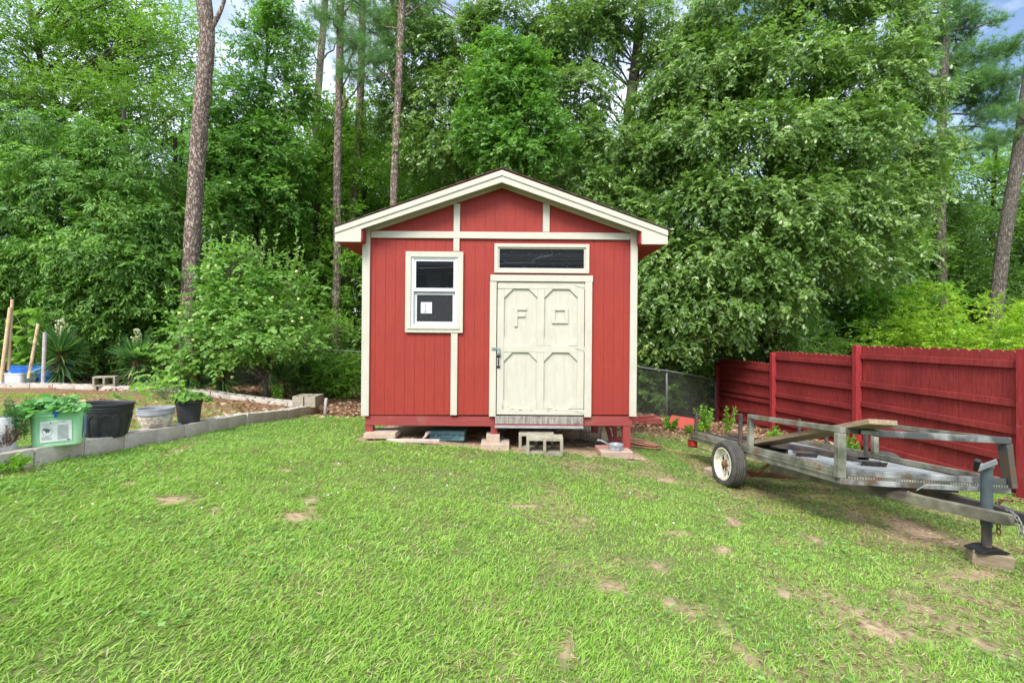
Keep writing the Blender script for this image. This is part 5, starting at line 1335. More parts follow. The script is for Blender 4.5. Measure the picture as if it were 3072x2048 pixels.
for i in range(44):
    px = rgf.uniform(610,900); q = lp(px, rgf.uniform(800,860), rgf.uniform(9.3,10)); tq = q+[rgf.uniform(-.15,.15),rgf.uniform(-.1,.1),rgf.uniform(.4,.95)]
    mb.tube([tuple(q),tuple((q+tq)/2+[.02,0,0]),tuple(tq)], [.006,.004,.002], 4, caps=False); shoots.append((q,tq))
mb.build('twigs', M['twig'], ft)
C, D, Nn, S, v = foliage(rgf, c, d, 5, .22, 9, .30, .085, droop=.15, cv=.35)
for q, tq in shoots:
    k = 26; t_ = rgf.rand(k)[:,None]; C = np.r_[C, q*(1-t_)+tq*t_]; D = np.r_[D, unit(rnd_dirs(k, rgf)+[0,0,.5])]; Nn = np.r_[Nn, rnd_dirs(k, rgf)+[0,-.3,.5]]; S = np.r_[S, rgf.uniform(.05,.085,k)]; v = np.r_[v, rgf.uniform(.4,1,k)]
leaf_obj('crown', C, D, unit(Nn), S, T_OVATE, v, M['apple'], ft, wid=1.15)
M['fruit'] = mat('pale green fruit', (.42,.50,.12), (.58,.60,.22), rough=.45, bump=0)
fm = MB(); fm.lathe([(0,-.030),(.016,-.028),(.028,-.014),(.031,.002),(.026,.018),(.012,.027),(0,.024)], n=12)
f0 = fm.build('fruit', M['fruit'], ft, smooth=True); f0.location = lp(666,1104,8.9)
for px, py, dd in ((690,1108,9.0),(697,1131,9.0),(708,1060,8.9),(740,1044,8.9),(773,1091,9.1),(826,1067,9.2),(835,1067,9.3),(878,964,9.1),(906,954,9.2),(896,897,9.3),(818,892,9.1),(803,963,9.0),(610,951,8.8),(570,963,8.9),(539,940,8.8),(610,962,8.9),(822,984,9),(640,985,8.8),(663,868,9),(700,1083,8.8),(580,1020,8.8),(625,800,9.0),(648,797,9.0),(582,807,9.2),(890,815,9.3),(726,858,9.2)):
    o = f0.copy(); col.objects.link(o); o.parent = ft; o.location = lp(px, py, dd); o.scale = [rgf.uniform(.85,1.15)]*3

# ------------------------------------------------------------------ trees
def px_path(lst): return [P(px, py, d) for px, py, d in lst]
def ground_at(px, d): return 1010+(E-gz((px-CX)*d/F, d))*F/d
def needles(rg, tips, nper=34, ln=.2):
    n = len(tips); C = np.repeat(tips, nper, 0); k = n*nper
    ax = np.repeat(unit(rnd_dirs(n, rg, -.1)+np.array([0,0,.35])), nper, 0)
    t_ = rg.uniform(-.12,.0,k)[:,None]; D = unit(ax*.55+rnd_dirs(k, rg)*.8)
    return C+ax*t_, D, rnd_dirs(k, rg), ln*rg.uniform(.7,1.15,k), np.clip(np.repeat(rg.rand(n), nper)*.6+rg.rand(k)*.4, 0, 1)
def pine(label, path, r0, r1, clusters, seed=1, tufts=5, group='tall pines in the wood behind the shed', bark='pine_bark', extra=(), ln=.21, nw=.6):
    """clusters: needle masses (px,py,d,rx,ry)"""
    rg = np.random.RandomState(seed)
    q = resample(px_path(path), 24); base = q[0].copy(); e = empty('pine_tree', tuple(base)); tag(e, label, 'pine tree', group)
    q = q-base; rr = np.linspace(r0, r1, 24)*(1+rg.uniform(-.035,.035,24))
    mb = MB(); mb.tube(q, rr, 16); mb.build('trunk', M[bark], e, smooth=True)
    mb = MB(); tips = []
    for pts, r_ in extra:
        qq = resample(px_path(pts), 8)-base; mb.tube([tuple(x) for x in qq], list(np.linspace(r_, r_*.5, 8)), 7)
    for (px,py,d,rx,ry) in clusters:
        c = P(px,py,d)-base; s_ = d/F
        j = int(np.argmin(((q-c)**2).sum(1)+10*np.maximum(0, q[:,2]-c[2]+.1))); a = q[j]
        pts = [a+(c-a)*t_+np.array([0,0,-.12*math.sin(math.pi*t_)])+rg.normal(0,.04,3)*math.sin(math.pi*t_) for t_ in np.linspace(0,1,6)]
        mb.tube([tuple(x) for x in pts], list(np.linspace(.04,.018,6)), 6, caps=False)
        nb = max(4, int(rx*ry/170))
        for k in range(nb):
            dd = rnd_dirs(1, rg, -.6)[0]*np.array([rx*s_, rx*s_*.8, ry*s_])*rg.uniform(.45,1)
            p1 = c+dd; mb.tube([tuple(c), tuple(c+dd*.5+[0,0,-.03]), tuple(p1)], [.012,.008,.005], 4, caps=False)
            for t_ in range(tufts): tips.append(p1+rg.normal(0,.14,3)-dd*rg.uniform(0,.4))
    mb.build('branches', M[bark], e, smooth=True)
    if tips:
        C, D, N_, S, v = needles(rg, np.array(tips), ln=ln)
        leaf_obj('needles', C, D, N_, S, T_NEEDLE, v, M['needle'], e, wid=nw)
    return e
pine('thick reddish brown pine trunk standing alone behind the fruit tree', [(560,1150,11),(566,900,11),(578,700,11),(590,520,11),(603,330,11),(613,220,11),(626,130,11),(620,40,11),(606,-20,11),(590,-150,11)], .185, .165, [(560,-160,11,120,60),(700,-120,11,110,60)], 1, extra=[([(630,90,11),(650,62,11),(668,20,11),(690,-60,11)], .06)])
pine('thin pine with a bare upper trunk, leftmost of the four left of the shed roof', [(935,1160,18),(940,800,18),(950,330,18),(962,170,18),(975,20,18),(985,-160,18)], .16, .12, [(950,40,17.8,60,45),(900,90,17.6,60,40),(1020,110,17.5,70,50),(935,150,17.4,50,30),(985,-40,17.5,80,60)], 2, tufts=6)
pine('tall straight pine rising just left of the shed wall', [(1008,1175,13.5),(1006,950,13.5),(1014,760,13.5),(1010,560,13.5),(1017,300,13.5),(1020,150,13.5),(1024,-120,13.5)], .125, .10, [(1000,60,13.2,85,50),(1070,140,13,80,55),(1050,215,13,70,40),(1110,95,13.2,70,50),(1140,170,13,60,40),(1060,0,13.2,90,40),(1090,230,12.8,60,35)], 3, tufts=6)
pine('slim dark pine half hidden behind the straight pine at the shed wall', [(1040,1165,15),(1036,900,15),(1062,600,15),(1080,330,15),(1086,120,15),(1090,-100,15)], .14, .11, [(1090,20,15,80,50),(1150,60,15,70,45)], 4, tufts=6)
pine('pine trunk rising directly behind the left slope of the shed roof', [(1174,1150,13),(1180,620,13),(1188,420,13),(1196,250,13),(1204,60,13),(1210,-140,13)], .115, .10, [(1130,60,13,60,40),(1245,-30,13,90,50),(1150,-30,13,70,40),(1115,180,12.8,55,35)], 5, tufts=6, extra=[([(1200,60,13),(1230,40,13),(1270,10,13.1)], .04),([(1196,200,13),(1160,225,12.9),(1100,250,12.8)], .03)])
pine('pale barked pine with spreading needled crown near the top right corner', [(2838,1080,16),(2822,760,16),(2824,560,16),(2822,430,16),(2830,280,16),(2834,130,16),(2836,10,16),(2838,-120,16)], .15, .11,
     [(2760,190,15.8,70,40),(2720,270,15.6,60,30),(2870,120,16.6,80,50),(2920,170,15.8,80,50),(2960,250,15.6,80,45),(2900,310,16.4,80,40),(2970,350,15.6,80,35),(2760,330,15.8,60,25),(2850,220,16.9,70,50),(2790,90,16,70,45),(2700,150,16,50,35),(2900,60,16,70,40),(3020,150,15.6,60,50),(3020,300,15.6,60,40),(2740,30,16,60,40),(2990,60,16,40,25),(2880,20,16,70,40),(2930,240,15.4,80,40),(2770,150,16.6,60,40),(2760,400,15.6,70,35),(2900,430,15.4,90,35),(3010,420,15.4,70,40),(3040,230,15.4,60,45)], 6, tufts=9, nw=1.0, bark='grey_bark', extra=[([(2822,300,16),(2790,240,15.9),(2750,200,15.8)], .04),([(2826,310,16),(2880,250,15.9),(2920,190,15.8)], .04),([(2822,390,16),(2900,375,15.8),(2990,390,15.7)], .035),([(2824,310,16),(2760,290,15.8),(2700,270,15.6)], .03)])
pine('leaning lichen covered pine trunk at the far right behind the lime bushes', [(2975,1100,14),(2995,860,14),(3012,720,14),(3040,560,14),(3062,420,14),(3078,300,14),(3110,60,14)], .18, .14, [(3060,330,13.8,60,30),(3050,390,13.8,50,25)], 7, tufts=6, bark='grey_bark')

# hickory-like tree on the left: drooping sprays of long leaflets
tree('hickory_tree', 'dark green tree with drooping long leaflets filling the left edge', 'tree', px_path([(400,1150,12.4),(405,850,12.4),(395,560,12.4),(370,330,12.4)]), .09, .04,
     [LB(60,640,11.2,150,110,1.2),(LB(240,560,11.4,150,110,1.2)),LB(400,640,11.4,120,120,1.1),LB(330,760,11.0,160,90,1.1),LB(130,800,10.9,160,90,1.1),LB(460,820,11.2,90,90,1.0),LB(260,900,10.9,150,70,.9),LB(60,930,11.2,90,60,.9),LB(430,940,11.3,110,80,.9),LB(-80,760,11,110,180,1.2),LB(200,440,11.8,140,80,1.2),LB(380,480,11.8,110,90,1.1),LB(500,700,11.6,60,110,.9),LB(330,1010,11.4,140,60,.8),LB(60,1030,11.6,90,50,.7)],
     780, 5, .30, 15, .38, .145, M['hick'], M['dark_bark'], T_LANCE, droop=.55, seed=11, limbs=60, wid=1.15, lr=.016, inner=.35, zmin=-.8)
tree('woodland_tree', 'airy tree with pale forking limbs in the top left corner', 'tree', px_path([(330,1150,15),(345,800,15),(300,620,15),(215,420,15),(140,250,15),(95,80,15),(70,-80,15)]), .16, .07,
     [LB(60,360,14.6,150,110,1.5),LB(230,310,14.6,140,80,1.4),LB(60,120,14.6,140,90,1.5),LB(420,330,14.4,130,90,1.3),LB(300,60,14.8,110,70,1.2),LB(500,170,14.6,110,110,1.2),LB(560,330,14.4,80,90,1.1),LB(-60,250,14.4,110,150,1.4),LB(180,190,15,130,70,1.1),LB(400,20,15,90,60,1.1)],
     560, 6, .36, 11, .42, .115, M['mid'], M['grey_bark'], T_DIAMOND, droop=.1, seed=12, limbs=90, lr=.028, inner=.3, zmin=-.7)
tree('woodland_tree', 'slender forking tree with sparse leaves behind the top left limbs', 'tree', px_path([(440,1150,16),(430,700,16),(390,520,16),(360,400,16),(330,220,16),(300,0,16),(280,-120,16)]), .13, .06,
     [LB(330,170,16,120,130,1.2),LB(240,60,16,90,80,1.1),LB(440,200,16,90,110,1.1),LB(560,90,16,70,90,1.1),LB(380,400,16,120,90,1.2),LB(160,500,15.5,160,100,1.3)],
     320, 6, .38, 10, .45, .115, M['bright'], M['grey_bark'], T_DIAMOND, droop=.05, seed=13, limbs=70, lr=.03, inner=.2)
tree('oak_tree', 'bluish green young oak between the thick pine and the shed', 'tree', px_path([(760,1160,13.6),(765,850,13.6),(770,600,13.6),(780,420,13.6),(800,180,13.6)]), .10, .04,
     [LB(820,150,13.6,85,70,1.0),LB(730,330,13.2,95,90,1.1),LB(850,300,13.4,80,90,1.0),LB(700,470,13,85,80,1.0),LB(830,470,13,100,80,1.0),LB(750,590,12.8,110,70,1.0),LB(880,600,13,80,70,.9),LB(690,650,12.8,70,60,.9),LB(860,60,13.8,60,50,.9),LB(640,540,13.2,40,60,.8)],
     480, 6, .30, 11, .34, .125, M['oak2'], M['dark_bark'], T_OAK, droop=.2, seed=14, limbs=60, lr=.016, inner=.35)
tree('elm_tree', 'fine leaved bright tree brushing the shed\'s left eave', 'tree', px_path([(980,1165,14.6),(975,950,14.6),(960,700,14.6),(950,520,14.6)]), .05, .02,
     [LB(930,560,14.4,90,70,.9),LB(1010,480,14.6,80,80,.9),LB(1000,640,14.2,85,60,.8),LB(900,710,14.2,80,60,.8),LB(1020,780,13.9,70,60,.7),LB(950,860,13.9,80,60,.7),LB(1100,540,15.1,80,70,.8),LB(1030,380,15.3,70,60,.8),LB(1090,420,15.5,80,80,.8),LB(1030,930,13.7,50,60,.6)],
     470, 6, .26, 12, .28, .075, M['bright'], M['dark_bark'], T_DIAMOND, droop=.1, seed=15, limbs=70, lr=.012, inner=.3)
tree('oak_tree', 'tall thin crowned oak standing behind the shed roof ridge', 'tree', px_path([(1415,1170,15),(1410,700,15),(1400,420,15),(1405,260,15),(1430,90,15),(1455,-120,15)]), .19, .13,
     [LB(1260,180,14.6,100,110,1.3),LB(1230,360,14.2,100,90,1.2),LB(1400,150,14.8,100,90,1.2),LB(1340,300,14.2,100,80,1.1),LB(1290,470,13.8,110,60,1.1),LB(1500,60,15,110,70,1.2),LB(1240,30,15,80,60,1.1),LB(1600,180,15,100,80,1.2),LB(1380,420,13.8,110,70,1.0),LB(1480,280,14.4,80,80,1.1)],
     520, 6, .32, 11, .36, .135, M['oak'], M['pine_bark'], T_OAK, droop=.45, seed=16, limbs=80, lr=.02, inner=.3)
tree('oak_tree', 'leafy green oak spray rising above the middle of the shed roof', 'tree', px_path([(1500,1160,12.6),(1510,800,12.6),(1530,520,12.6),(1540,330,12.6),(1545,160,12.6)]), .07, .03,
     [LB(1520,180,12.5,80,70,.8),LB(1500,290,12.3,100,70,.9),LB(1590,370,12.3,90,70,.9),LB(1460,400,12.2,90,60,.9),LB(1540,470,12.0,130,50,.9),LB(1560,240,12.5,80,70,.8),LB(1650,440,12.4,70,50,.8)],
     330, 6, .27, 11, .32, .13, M['oak2'], M['dark_bark'], T_OAK, droop=.3, seed=17, limbs=40, lr=.014, inner=.35)
tree('oak_tree', 'big oak with broken pale inner trunks right of the shed roof ridge', 'tree', px_path([(1885,1160,14.5),(1880,800,14.5),(1878,480,14.5),(1890,300,14.5),(1915,150,14.5),(1930,-100,14.5)]), .24, .14,
     [LB(1750,120,14.4,120,90,1.4),LB(1880,60,14.4,110,70,1.3),LB(1720,300,14,120,80,1.2),LB(1820,440,13.4,130,70,1.1),LB(1990,330,13.8,100,90,1.2),LB(1960,480,13.2,120,80,1.1),LB(1740,560,13,110,60,1.0),LB(2060,160,14,120,100,1.3),LB(1860,620,12.8,110,60,.9),LB(1960,700,12.4,100,80,.9),LB(1700,20,15,90,60,1.1)],
     620, 6, .32, 11, .36, .14, M['oak'], M['grey_bark'], T_OAK, droop=.45, seed=18, limbs=90, lr=.024, inner=.3)
tree('oak_tree', 'huge spreading white oak with glossy drooping foliage filling the right centre', 'tree', px_path([(2330,1220,13.5),(2325,900,13.5),(2320,600,13.5),(2330,300,13.5),(2345,0,13.5)]), .26, .12,
     [LB(2200,60,13,170,100,1.6),LB(2430,60,13,160,100,1.6),LB(2620,90,13,120,90,1.4),LB(2120,240,12.6,140,110,1.4),LB(2330,230,12.2,160,110,1.5),LB(2560,250,12.4,150,110,1.4),LB(2700,330,12.8,80,70,1.1),LB(2080,430,12.2,130,90,1.3),LB(2280,430,11.6,150,100,1.4),LB(2480,430,11.8,150,100,1.4),LB(2660,470,12.4,100,90,1.2),
      LB(2120,620,11.8,120,90,1.2),LB(2320,620,11.4,150,90,1.3),LB(2520,620,11.6,140,90,1.3),LB(2680,620,12.2,90,90,1.1),LB(2040,780,11.6,110,80,1.0),LB(2220,780,11.3,130,80,1.1),LB(2420,760,11.4,130,80,1.1),LB(2600,760,12,100,70,1.0),LB(2130,910,11.4,110,60,.9),LB(2300,890,11.6,110,60,.9),LB(2010,930,11.8,80,80,.8),LB(2780,460,13,60,50,.9),LB(2020,1010,11.9,75,45,.6),LB(2170,970,11.9,100,50,.7),LB(2330,970,12.8,110,50,.7),LB(1960,860,11.6,60,70,.7)],
     1620, 6, .34, 11, .36, .135, M['oak'], M['dark_bark'], T_OAK, droop=.5, seed=19, limbs=120, lr=.02, inner=.45)

# small leaved shrubs: one builder, placed by hand
def shrub(name, label, px, pytop, d, rx, m, leaf=.06, n=110, seed=1, group=None, tmpl=T_DIAMOND, droop=.1, cat='shrub', per=6, sl=11, flatw=1.0, twig=.24, stems=14):
    if px < 700: d += .7
    x = (px-CX)*d/F; g_ = gz(x, d); top = E-(pytop-CY)*d/F-g_; r_ = rx*d/F
    rg = np.random.RandomState(seed); e = empty(name, (x, d, g_)); tag(e, label, cat, group)
    lobes = [(rg.uniform(-.6,.6)*r_, rg.uniform(-.5,.5)*r_*.8, rg.uniform(.25,.72)*top, r_*rg.uniform(.4,.6), r_*rg.uniform(.35,.5), top*rg.uniform(.22,.34)) for _ in range(9)]
    c, dd, _ = lobes_to_clumps(lobes, n, rg, .3, -.9); c[:,2] = np.clip(c[:,2], .08, None)
    mb = MB()
    for i in range(stems):
        t_ = c[rg.randint(len(c))]; b0 = np.array([rg.uniform(-.3,.3)*r_, rg.uniform(-.2,.2)*r_, -.03])
        mb.tube([tuple(b0), tuple((b0+t_)/2+rg.normal(0,.06,3)), tuple(t_)], [.014,.010,.004], 5, caps=False)
    mb.build('stems', M['twig'], e)
    C, D, Nn, S, v = foliage(rg, c, dd, per, .22, sl, twig, leaf, droop=droop, cv=.45)
    C[:,2] = np.maximum(C[:,2], .02)
    leaf_obj('foliage', C, D, Nn, S, tmpl, v, M[m], e, wid=flatw)
    return e
shrub('lime_shrub','broad lime yellow shrub behind the middle of the red fence',2640,925,13.0,210,'lime',.075,230,51,'lime green shrubs behind the red fence')
shrub('lime_shrub','brightest lime yellow shrub behind the right end of the red fence',2960,860,11.5,200,'lime',.07,300,52,'lime green shrubs behind the red fence')
shrub('lime_shrub','lime shrub rising to a point below the leaning pine',2800,850,13.5,170,'lime',.075,230,53,'lime green shrubs behind the red fence')
shrub('lime_shrub','dull lime shrub reaching left behind the far fence panel',2430,960,12.6,150,'apple',.065,190,54,'lime green shrubs behind the red fence')
shrub('lime_shrub','lime shrub cut by the right edge of the photo',3110,830,13,180,'lime',.075,200,55,'lime green shrubs behind the red fence')
shrub('green_shrub','fresh green upright shrub below the pale barked pine',2700,730,14.5,140,'bright',.09,200,56,'shrubs at the edge of the wood on the right')
shrub('green_shrub','arching thin leaved shrub under the huge white oak',2330,900,14.6,150,'apple',.06,210,57,'shrubs at the edge of the wood on the right')
shrub('green_shrub','dark shrub in the shade left of the far fence post',2060,1020,14.2,110,'mid',.07,130,58,'shrubs at the edge of the wood on the right')
shrub('green_shrub','leafy oak like shrub above the far fence post',2150,900,14.8,140,'oak2',.10,230,61,'shrubs at the edge of the wood on the right')
shrub('green_shrub','dark glossy shrub filling the gap right of the shed',1950,1000,12.4,110,'dark',.08,190,59,'shrubs at the edge of the wood on the right')
# thickets left
LS = [(40,900,12.6,120,'hick',.10,'dark leafy thicket behind the bamboo canes'),(240,930,12.2,120,'mid',.085,'thicket between the two flowering yuccas'),(370,980,11.6,80,'hick',.10,'thicket of drooping leaflets behind the second flowering yucca'),
 (520,900,12.2,120,'mid',.08,'thicket behind the left half of the fruit tree'),(680,820,12.4,120,'dark',.09,'tall shaded thicket behind the fruit tree crown'),(840,860,12.2,110,'mid',.07,'thicket behind the right half of the fruit tree'),
 (960,930,11.8,90,'mid',.06,'small leaved thicket beside the pines left of the shed'),(1020,1040,11.2,70,'bright',.05,'low light green bush at the shed\'s left rear corner'),(900,1060,11.3,80,'dark',.05,'dark low bush behind the upright concrete blocks'),(140,1010,11.8,80,'mid',.09,'low thicket behind the first flowering yucca'),(-60,940,11.6,120,'bright',.10,'light thicket at the left photo edge')]
for i, (px, pt, d, rx, m_, lf_, lab) in enumerate(LS):
    shrub('thicket_shrub', lab, px, pt, d, rx, m_, lf_, 150, 70+i, 'thicket shrubs along the left edge of the wood')

# ------------------------------------------------------------------ background wood: prototypes and copies
def copy_tree(o, loc, rz, sc_, label):
    c = o.copy(); col.objects.link(c); c.location = loc; c.rotation_euler = (0,0,rz); c.scale = (sc_,sc_,sc_); c['label'] = label
    for ch in o.children:
        k = ch.copy(); col.objects.link(k); k.parent = c
    return c
def bgproto(seed, lm, h, r_, leaf, n, tmpl=T_DIAMOND, sparse=False):
    rg = np.random.RandomState(seed)
    lobes = [(rg.uniform(-.55,.55)*r_, rg.uniform(-.55,.55)*r_, h*t_, r_*rg.uniform(.38,.6), r_*rg.uniform(.38,.6), h*rg.uniform(.08,.12)) for t_ in np.linspace(.12,.92,17)]
    return tree('woodland_tree', 'x', 'tree', [(0,0,0),(.1,0,h*.3),(-.1,.1,h*.6),(.05,0,h*.97)], .16, .05, lobes, n, 5, .42, 8, .5, leaf, lm, M['dark_bark'], tmpl, droop=.2, seed=seed, group='background woodland trees', limbs=60, lr=.022, inner=.15, front=.0)
protos = [bgproto(201, M['mid'], 12, 3.1, .17, 620), bgproto(202, M['bright'], 11, 2.9, .16, 560), bgproto(203, M['dark'], 11, 3.2, .18, 620)]
SP = [(-17,10.5,.75,0,'background tree outside the left edge of the photo, nearest the bed'),(-20,13.5,.85,2,'background tree outside the left edge, behind the nearest one'),(-24,9,.85,0,'background tree farthest out beyond the left edge'),(-26,15,1.0,2,'background tree deep beyond the left edge'),(19,13.5,.7,0,'background tree outside the right edge behind the fence'),(23.5,14.5,.8,2,'background tree farther out beyond the right edge'),(-7.6,16,.70,2,'mid distance tree between the dark left tree and the thick pine'),(-1.9,16.6,.78,0,'mid distance tree showing over the left roof slope'),(1.0,17,.80,1,'mid distance tree showing over the roof ridge'),(4.2,17,.82,0,'mid distance tree showing over the right roof slope'),(13.6,17.4,.80,0,'mid distance tree under the pale barked pine'),(16.8,18,.80,2,'mid distance tree at the foot of the leaning pine'),(-11.2,16.2,.66,0,'mid distance tree deep in the dark left tree'), # x, y, scale, proto, rot, label
 (-17.5,17,.82,1,'background tree at the far left behind the bamboo canes'),(-13.2,18.5,.90,0,'background tree showing between the top left limbs'),(-9.6,19.5,.95,1,'background tree behind the thick pine trunk'),
 (-6.4,18,1.0,0,'background tree behind the young oak left of the shed'),(-3.4,19,1.02,1,'background tree between the slim pines left of the shed roof'),(-.8,20.5,1.08,0,'background tree behind the left half of the shed roof'),
 (2.4,20,1.08,2,'background tree behind the right half of the shed roof'),(5.8,19.5,1.05,0,'background tree behind the broken oak trunks'),(9.2,19,.88,2,'background tree behind the huge white oak crown'),
 (13.0,21,.98,0,'background tree behind the right flank of the white oak'),(17.5,20,.95,2,'dark background tree left of the pale barked pine'),(21.5,20,1.0,0,'dark background tree between the two right hand pines'),
 (25.5,20.5,.98,2,'background tree behind the leaning pine at the right edge'),(-21.5,24,.9,0,'far row tree at the extreme left'),(-15,26,1.1,2,'far row tree deep behind the dark left tree'),(-9.5,27,1.15,2,'far row tree deep behind the fruit tree'),
 (-4,27,1.25,2,'far row tree deep behind the young oak'),(1.2,28,1.3,2,'far row tree deep behind the shed'),(6.5,27,1.25,2,'far row tree deep behind the broken oak trunks'),(12,28,.85,2,'far row tree deep behind the white oak'),(18,28,1.2,2,'far row tree deep behind the pale barked pine'),(25,28,1.2,2,'far row tree deep behind the right hand pines'),(31,26,1.2,0,'far row tree at the extreme right')]
used = set()
rg = np.random.RandomState(77)
for x, y, s_, pi_, lab in SP:
    loc = (x, y, gz(x, y)-.1); rz = rg.uniform(0, 6.28)
    if pi_ not in used:
        o = protos[pi_]; o.location = loc; o.rotation_euler = (0,0,rz); o.scale = (s_,)*3; o['label'] = lab; used.add(pi_)
    else: copy_tree(protos[pi_], loc, rz, s_, lab)
us = shrub('undergrowth_shrub','x',1500,700,14,180,'dark',.13,170,301,'undergrowth shrubs deep in the wood', twig=.35, per=5, sl=8)
SH = [(-12,14.6,1.0,'far left behind the canes'),(-8.6,15,1.0,'behind the dark left tree'),(-5.4,14.5,1.1,'behind the thick pine trunk'),(-2.9,15,1.0,'behind the pines left of the shed'),(-.2,15,1.,'directly behind the shed'),(3,15,1.05,'just right of the shed'),(6,15.6,1.1,'under the white oak'),(9.3,16.5,1.1,'behind the far end of the red fence'),
 (12.8,17,1.15,'behind the lime shrubs'),(16.5,17.5,1.15,'between the right hand pines'),(20,18,1.1,'behind the leaning pine'),(-16,21,1.5,'in the far left depth'),(-10,22,1.5,'deep behind the fruit tree'),(-4.5,22.5,1.5,'deep behind the slim pines'),(1.5,23,1.5,'deep behind the shed'),(7.5,23,1.5,'deep behind the white oak trunk'),(14,23,1.5,'deep behind the middle of the fence'),(20.5,23,1.5,'deep behind the right end of the fence'),(27,23,1.5,'deep beyond the right photo edge'),(-22,19,1.3,'deep beyond the left photo edge')]
for i, (x, y, s_, lab) in enumerate(SH):
    loc = (x, y, gz(x, y)-.05); rz = rg.uniform(0,6.28); lab = 'dark undergrowth shrub '+lab
    if i == 0: us.location = loc; us.rotation_euler = (0,0,rz); us.scale = (s_,)*3; us['label'] = lab
    else: copy_tree(us, loc, rz, s_, lab)
# bare dark trunks standing in the wood
for i, (px, d, r_, top, lab) in enumerate(((940,14,.10,500,'dark bare trunk left of the straight pine'),(1962,13,.13,700,'dark trunk in the shade right of the shed'),(1925,14.5,.10,800,'thinner dark trunk nearest the shed\'s right side'),(1100,17,.12,300,'grey trunk among leaves above the left eave'),(2750,18,.12,500,'dark trunk behind the pale barked pine'),(530,15,.09,400,'dark trunk just left of the thick pine'))):
    x = (px-CX)*d/F; g_ = gz(x, d); tp = E-(top-CY)*d/F; mb = MB(); q = resample([(0,0,-.1),(.05*(-1)**i,0,(tp-g_)*.5),(.12*(-1)**i,.1,tp-g_)], 12); mb.tube([tuple(a) for a in q], list(np.linspace(r_,r_*.6,12)), 10)
    o = mb.build('tree_trunk', M['dark_bark'], smooth=True); o.location = (x, d, g_); tag(o, lab, 'tree trunk', 'bare trunks in the wood')
# little weeds
for i, (px, py, d, n_, h_, lab) in enumerate(((834,1178,9.4,16,.34,'upright leafy weed between the fruit tree and the concrete blocks'),(2112,1262,8.6,18,.5,'green weed climbing by the chain link at the far fence post'),(2328,1318,6.9,12,.36,'leafy sapling showing through the trailer\'s left rails'),(2548,1330,6.6,12,.42,'upright sapling between the trailer and the fence post'),(2180,1265,8.4,9,.5,'thin weed stem before the far fence panel'),(2085,1275,8.0,14,.2,'low weeds in front of the red panel'),(2010,1265,8.4,14,.25,'small weed growing left of the red panel'),(12,1400,3.2,12,.12,'small bright weed at the foot of the nearest edging block'))):
    q = P(px, py, d); sprigs('weed_plant', lab, (q[0], q[1], gz(q[0], q[1])), n_, h_, .16 if i else .12, 'bright', 400+i, nl=26, ls=.06 if i != 7 else .04, thin=1.6)
# ------------------------------------------------------------------ the house the panes reflect, behind the camera
hs = empty('house', (-1.5, -6.0, gz(-1.5, -6))); tag(hs, 'white clapboard house with a railed deck, reflected in the shed window panes', 'house')
hb = hs.location
M['clap'] = mat('white clapboard', (.62,.63,.62), (.70,.70,.68), rough=.7, scale=4, stretch=(1,4,4), bump=.1)
M['roofh'] = mat('grey roof shingles', (.07,.07,.075), (.15,.145,.14), rough=.95, scale=40, bump=.5)
M['darkwin'] = glass_mat('dark house glass', (.02,.02,.022), .05, .5)
M['deckwood'] = mat('deck wood', (.12,.10,.085), (.2,.17,.14), rough=.9, scale=8, stretch=(1,6,6))
mb = MB(); z = -.3
while z < 3.95-hb.z+hb.z-.02:
    mb.add([(-7,.03,z),(7.5,.03,z),(7.5,.012,z+.18),(-7,.012,z+.18)], [(3,2,1,0)]); mb.add([(-7,.012,z+.18),(7.5,.012,z+.18),(7.5,.03,z+.18),(-7,.03,z+.18)], [(3,2,1,0)]); z += .18
mb.box(-7,7.5,-6,.011,-.3,3.9-hb.z+.3); mb.build('wall', M['clap'], hs)
mb = MB(); e0 = 3.98-hb.z; mb.add([(-7.6,.85,e0),(8.1,.85,e0),(8.1,-3,e0+1.35),(-7.6,-3,e0+1.35),(8.1,-6.8,e0),(-7.6,-6.8,e0),(-7.6,.85,e0-.16),(8.1,.85,e0-.16),(8.1,-6.8,e0-.16),(-7.6,-6.8,e0-.16)], [(0,1,2,3),(3,2,4,5),(0,6,7,1),(6,9,8,7),(5,4,8,9),(1,7,8,4,2),(0,3,5,9,6)]); mb.build('roof', M['roofh'], hs)
def hwin(x0, x1, z0, z1, nm='window'):
    x0 -= hb.x; x1 -= hb.x; z0 -= hb.z; z1 -= hb.z
    w_ = MB(); w_.box(x0,x1,.032,.05,z0,z0+.05); w_.box(x0,x1,.032,.05,z1-.05,z1); w_.box(x0,x0+.05,.032,.05,z0+.051,z1-.051); w_.box(x1-.05,x1,.032,.05,z0+.051,z1-.051); w_.box((x0+x1)/2-.015,(x0+x1)/2+.015,.032,.045,z0+.051,z1-.051)
    f_ = w_.build(nm, M['clap'], hs); g_ = MB(); g_.box(x0+.04,x1-.04,.0315,.038,z0+.04,z1-.04); g_.build('pane', M['darkwin'], f_)
hwin(-2.45,-1.95,3.2,3.78); hwin(-4.2,-2.85,2.15,3.8,'door'); hwin(.6,1.8,2.9,3.78)
mb = MB(); mb.box(-6.5,7,.04,2.2,2.0-hb.z-.2,2.0-hb.z); 
mb.box(-6.5,7,2.12,2.18,2.95-hb.z,3.02-hb.z); mb.box(-6.5,7,2.12,2.18,2.12-hb.z,2.17-hb.z)
for x in np.arange(-6.5,7,.13): mb.box(x,x+.035,2.135,2.165,2.171-hb.z,2.949-hb.z)
mb.build('deck', M['deckwood'], hs)
for x in (-6.4,-3.2,0,3.2,6.4):
    p_ = MB(); p_.box(x,x+.1,2.0,2.1,-.3,2.0-hb.z-.201); p_.build('deck_post', M['deckwood'], hs)

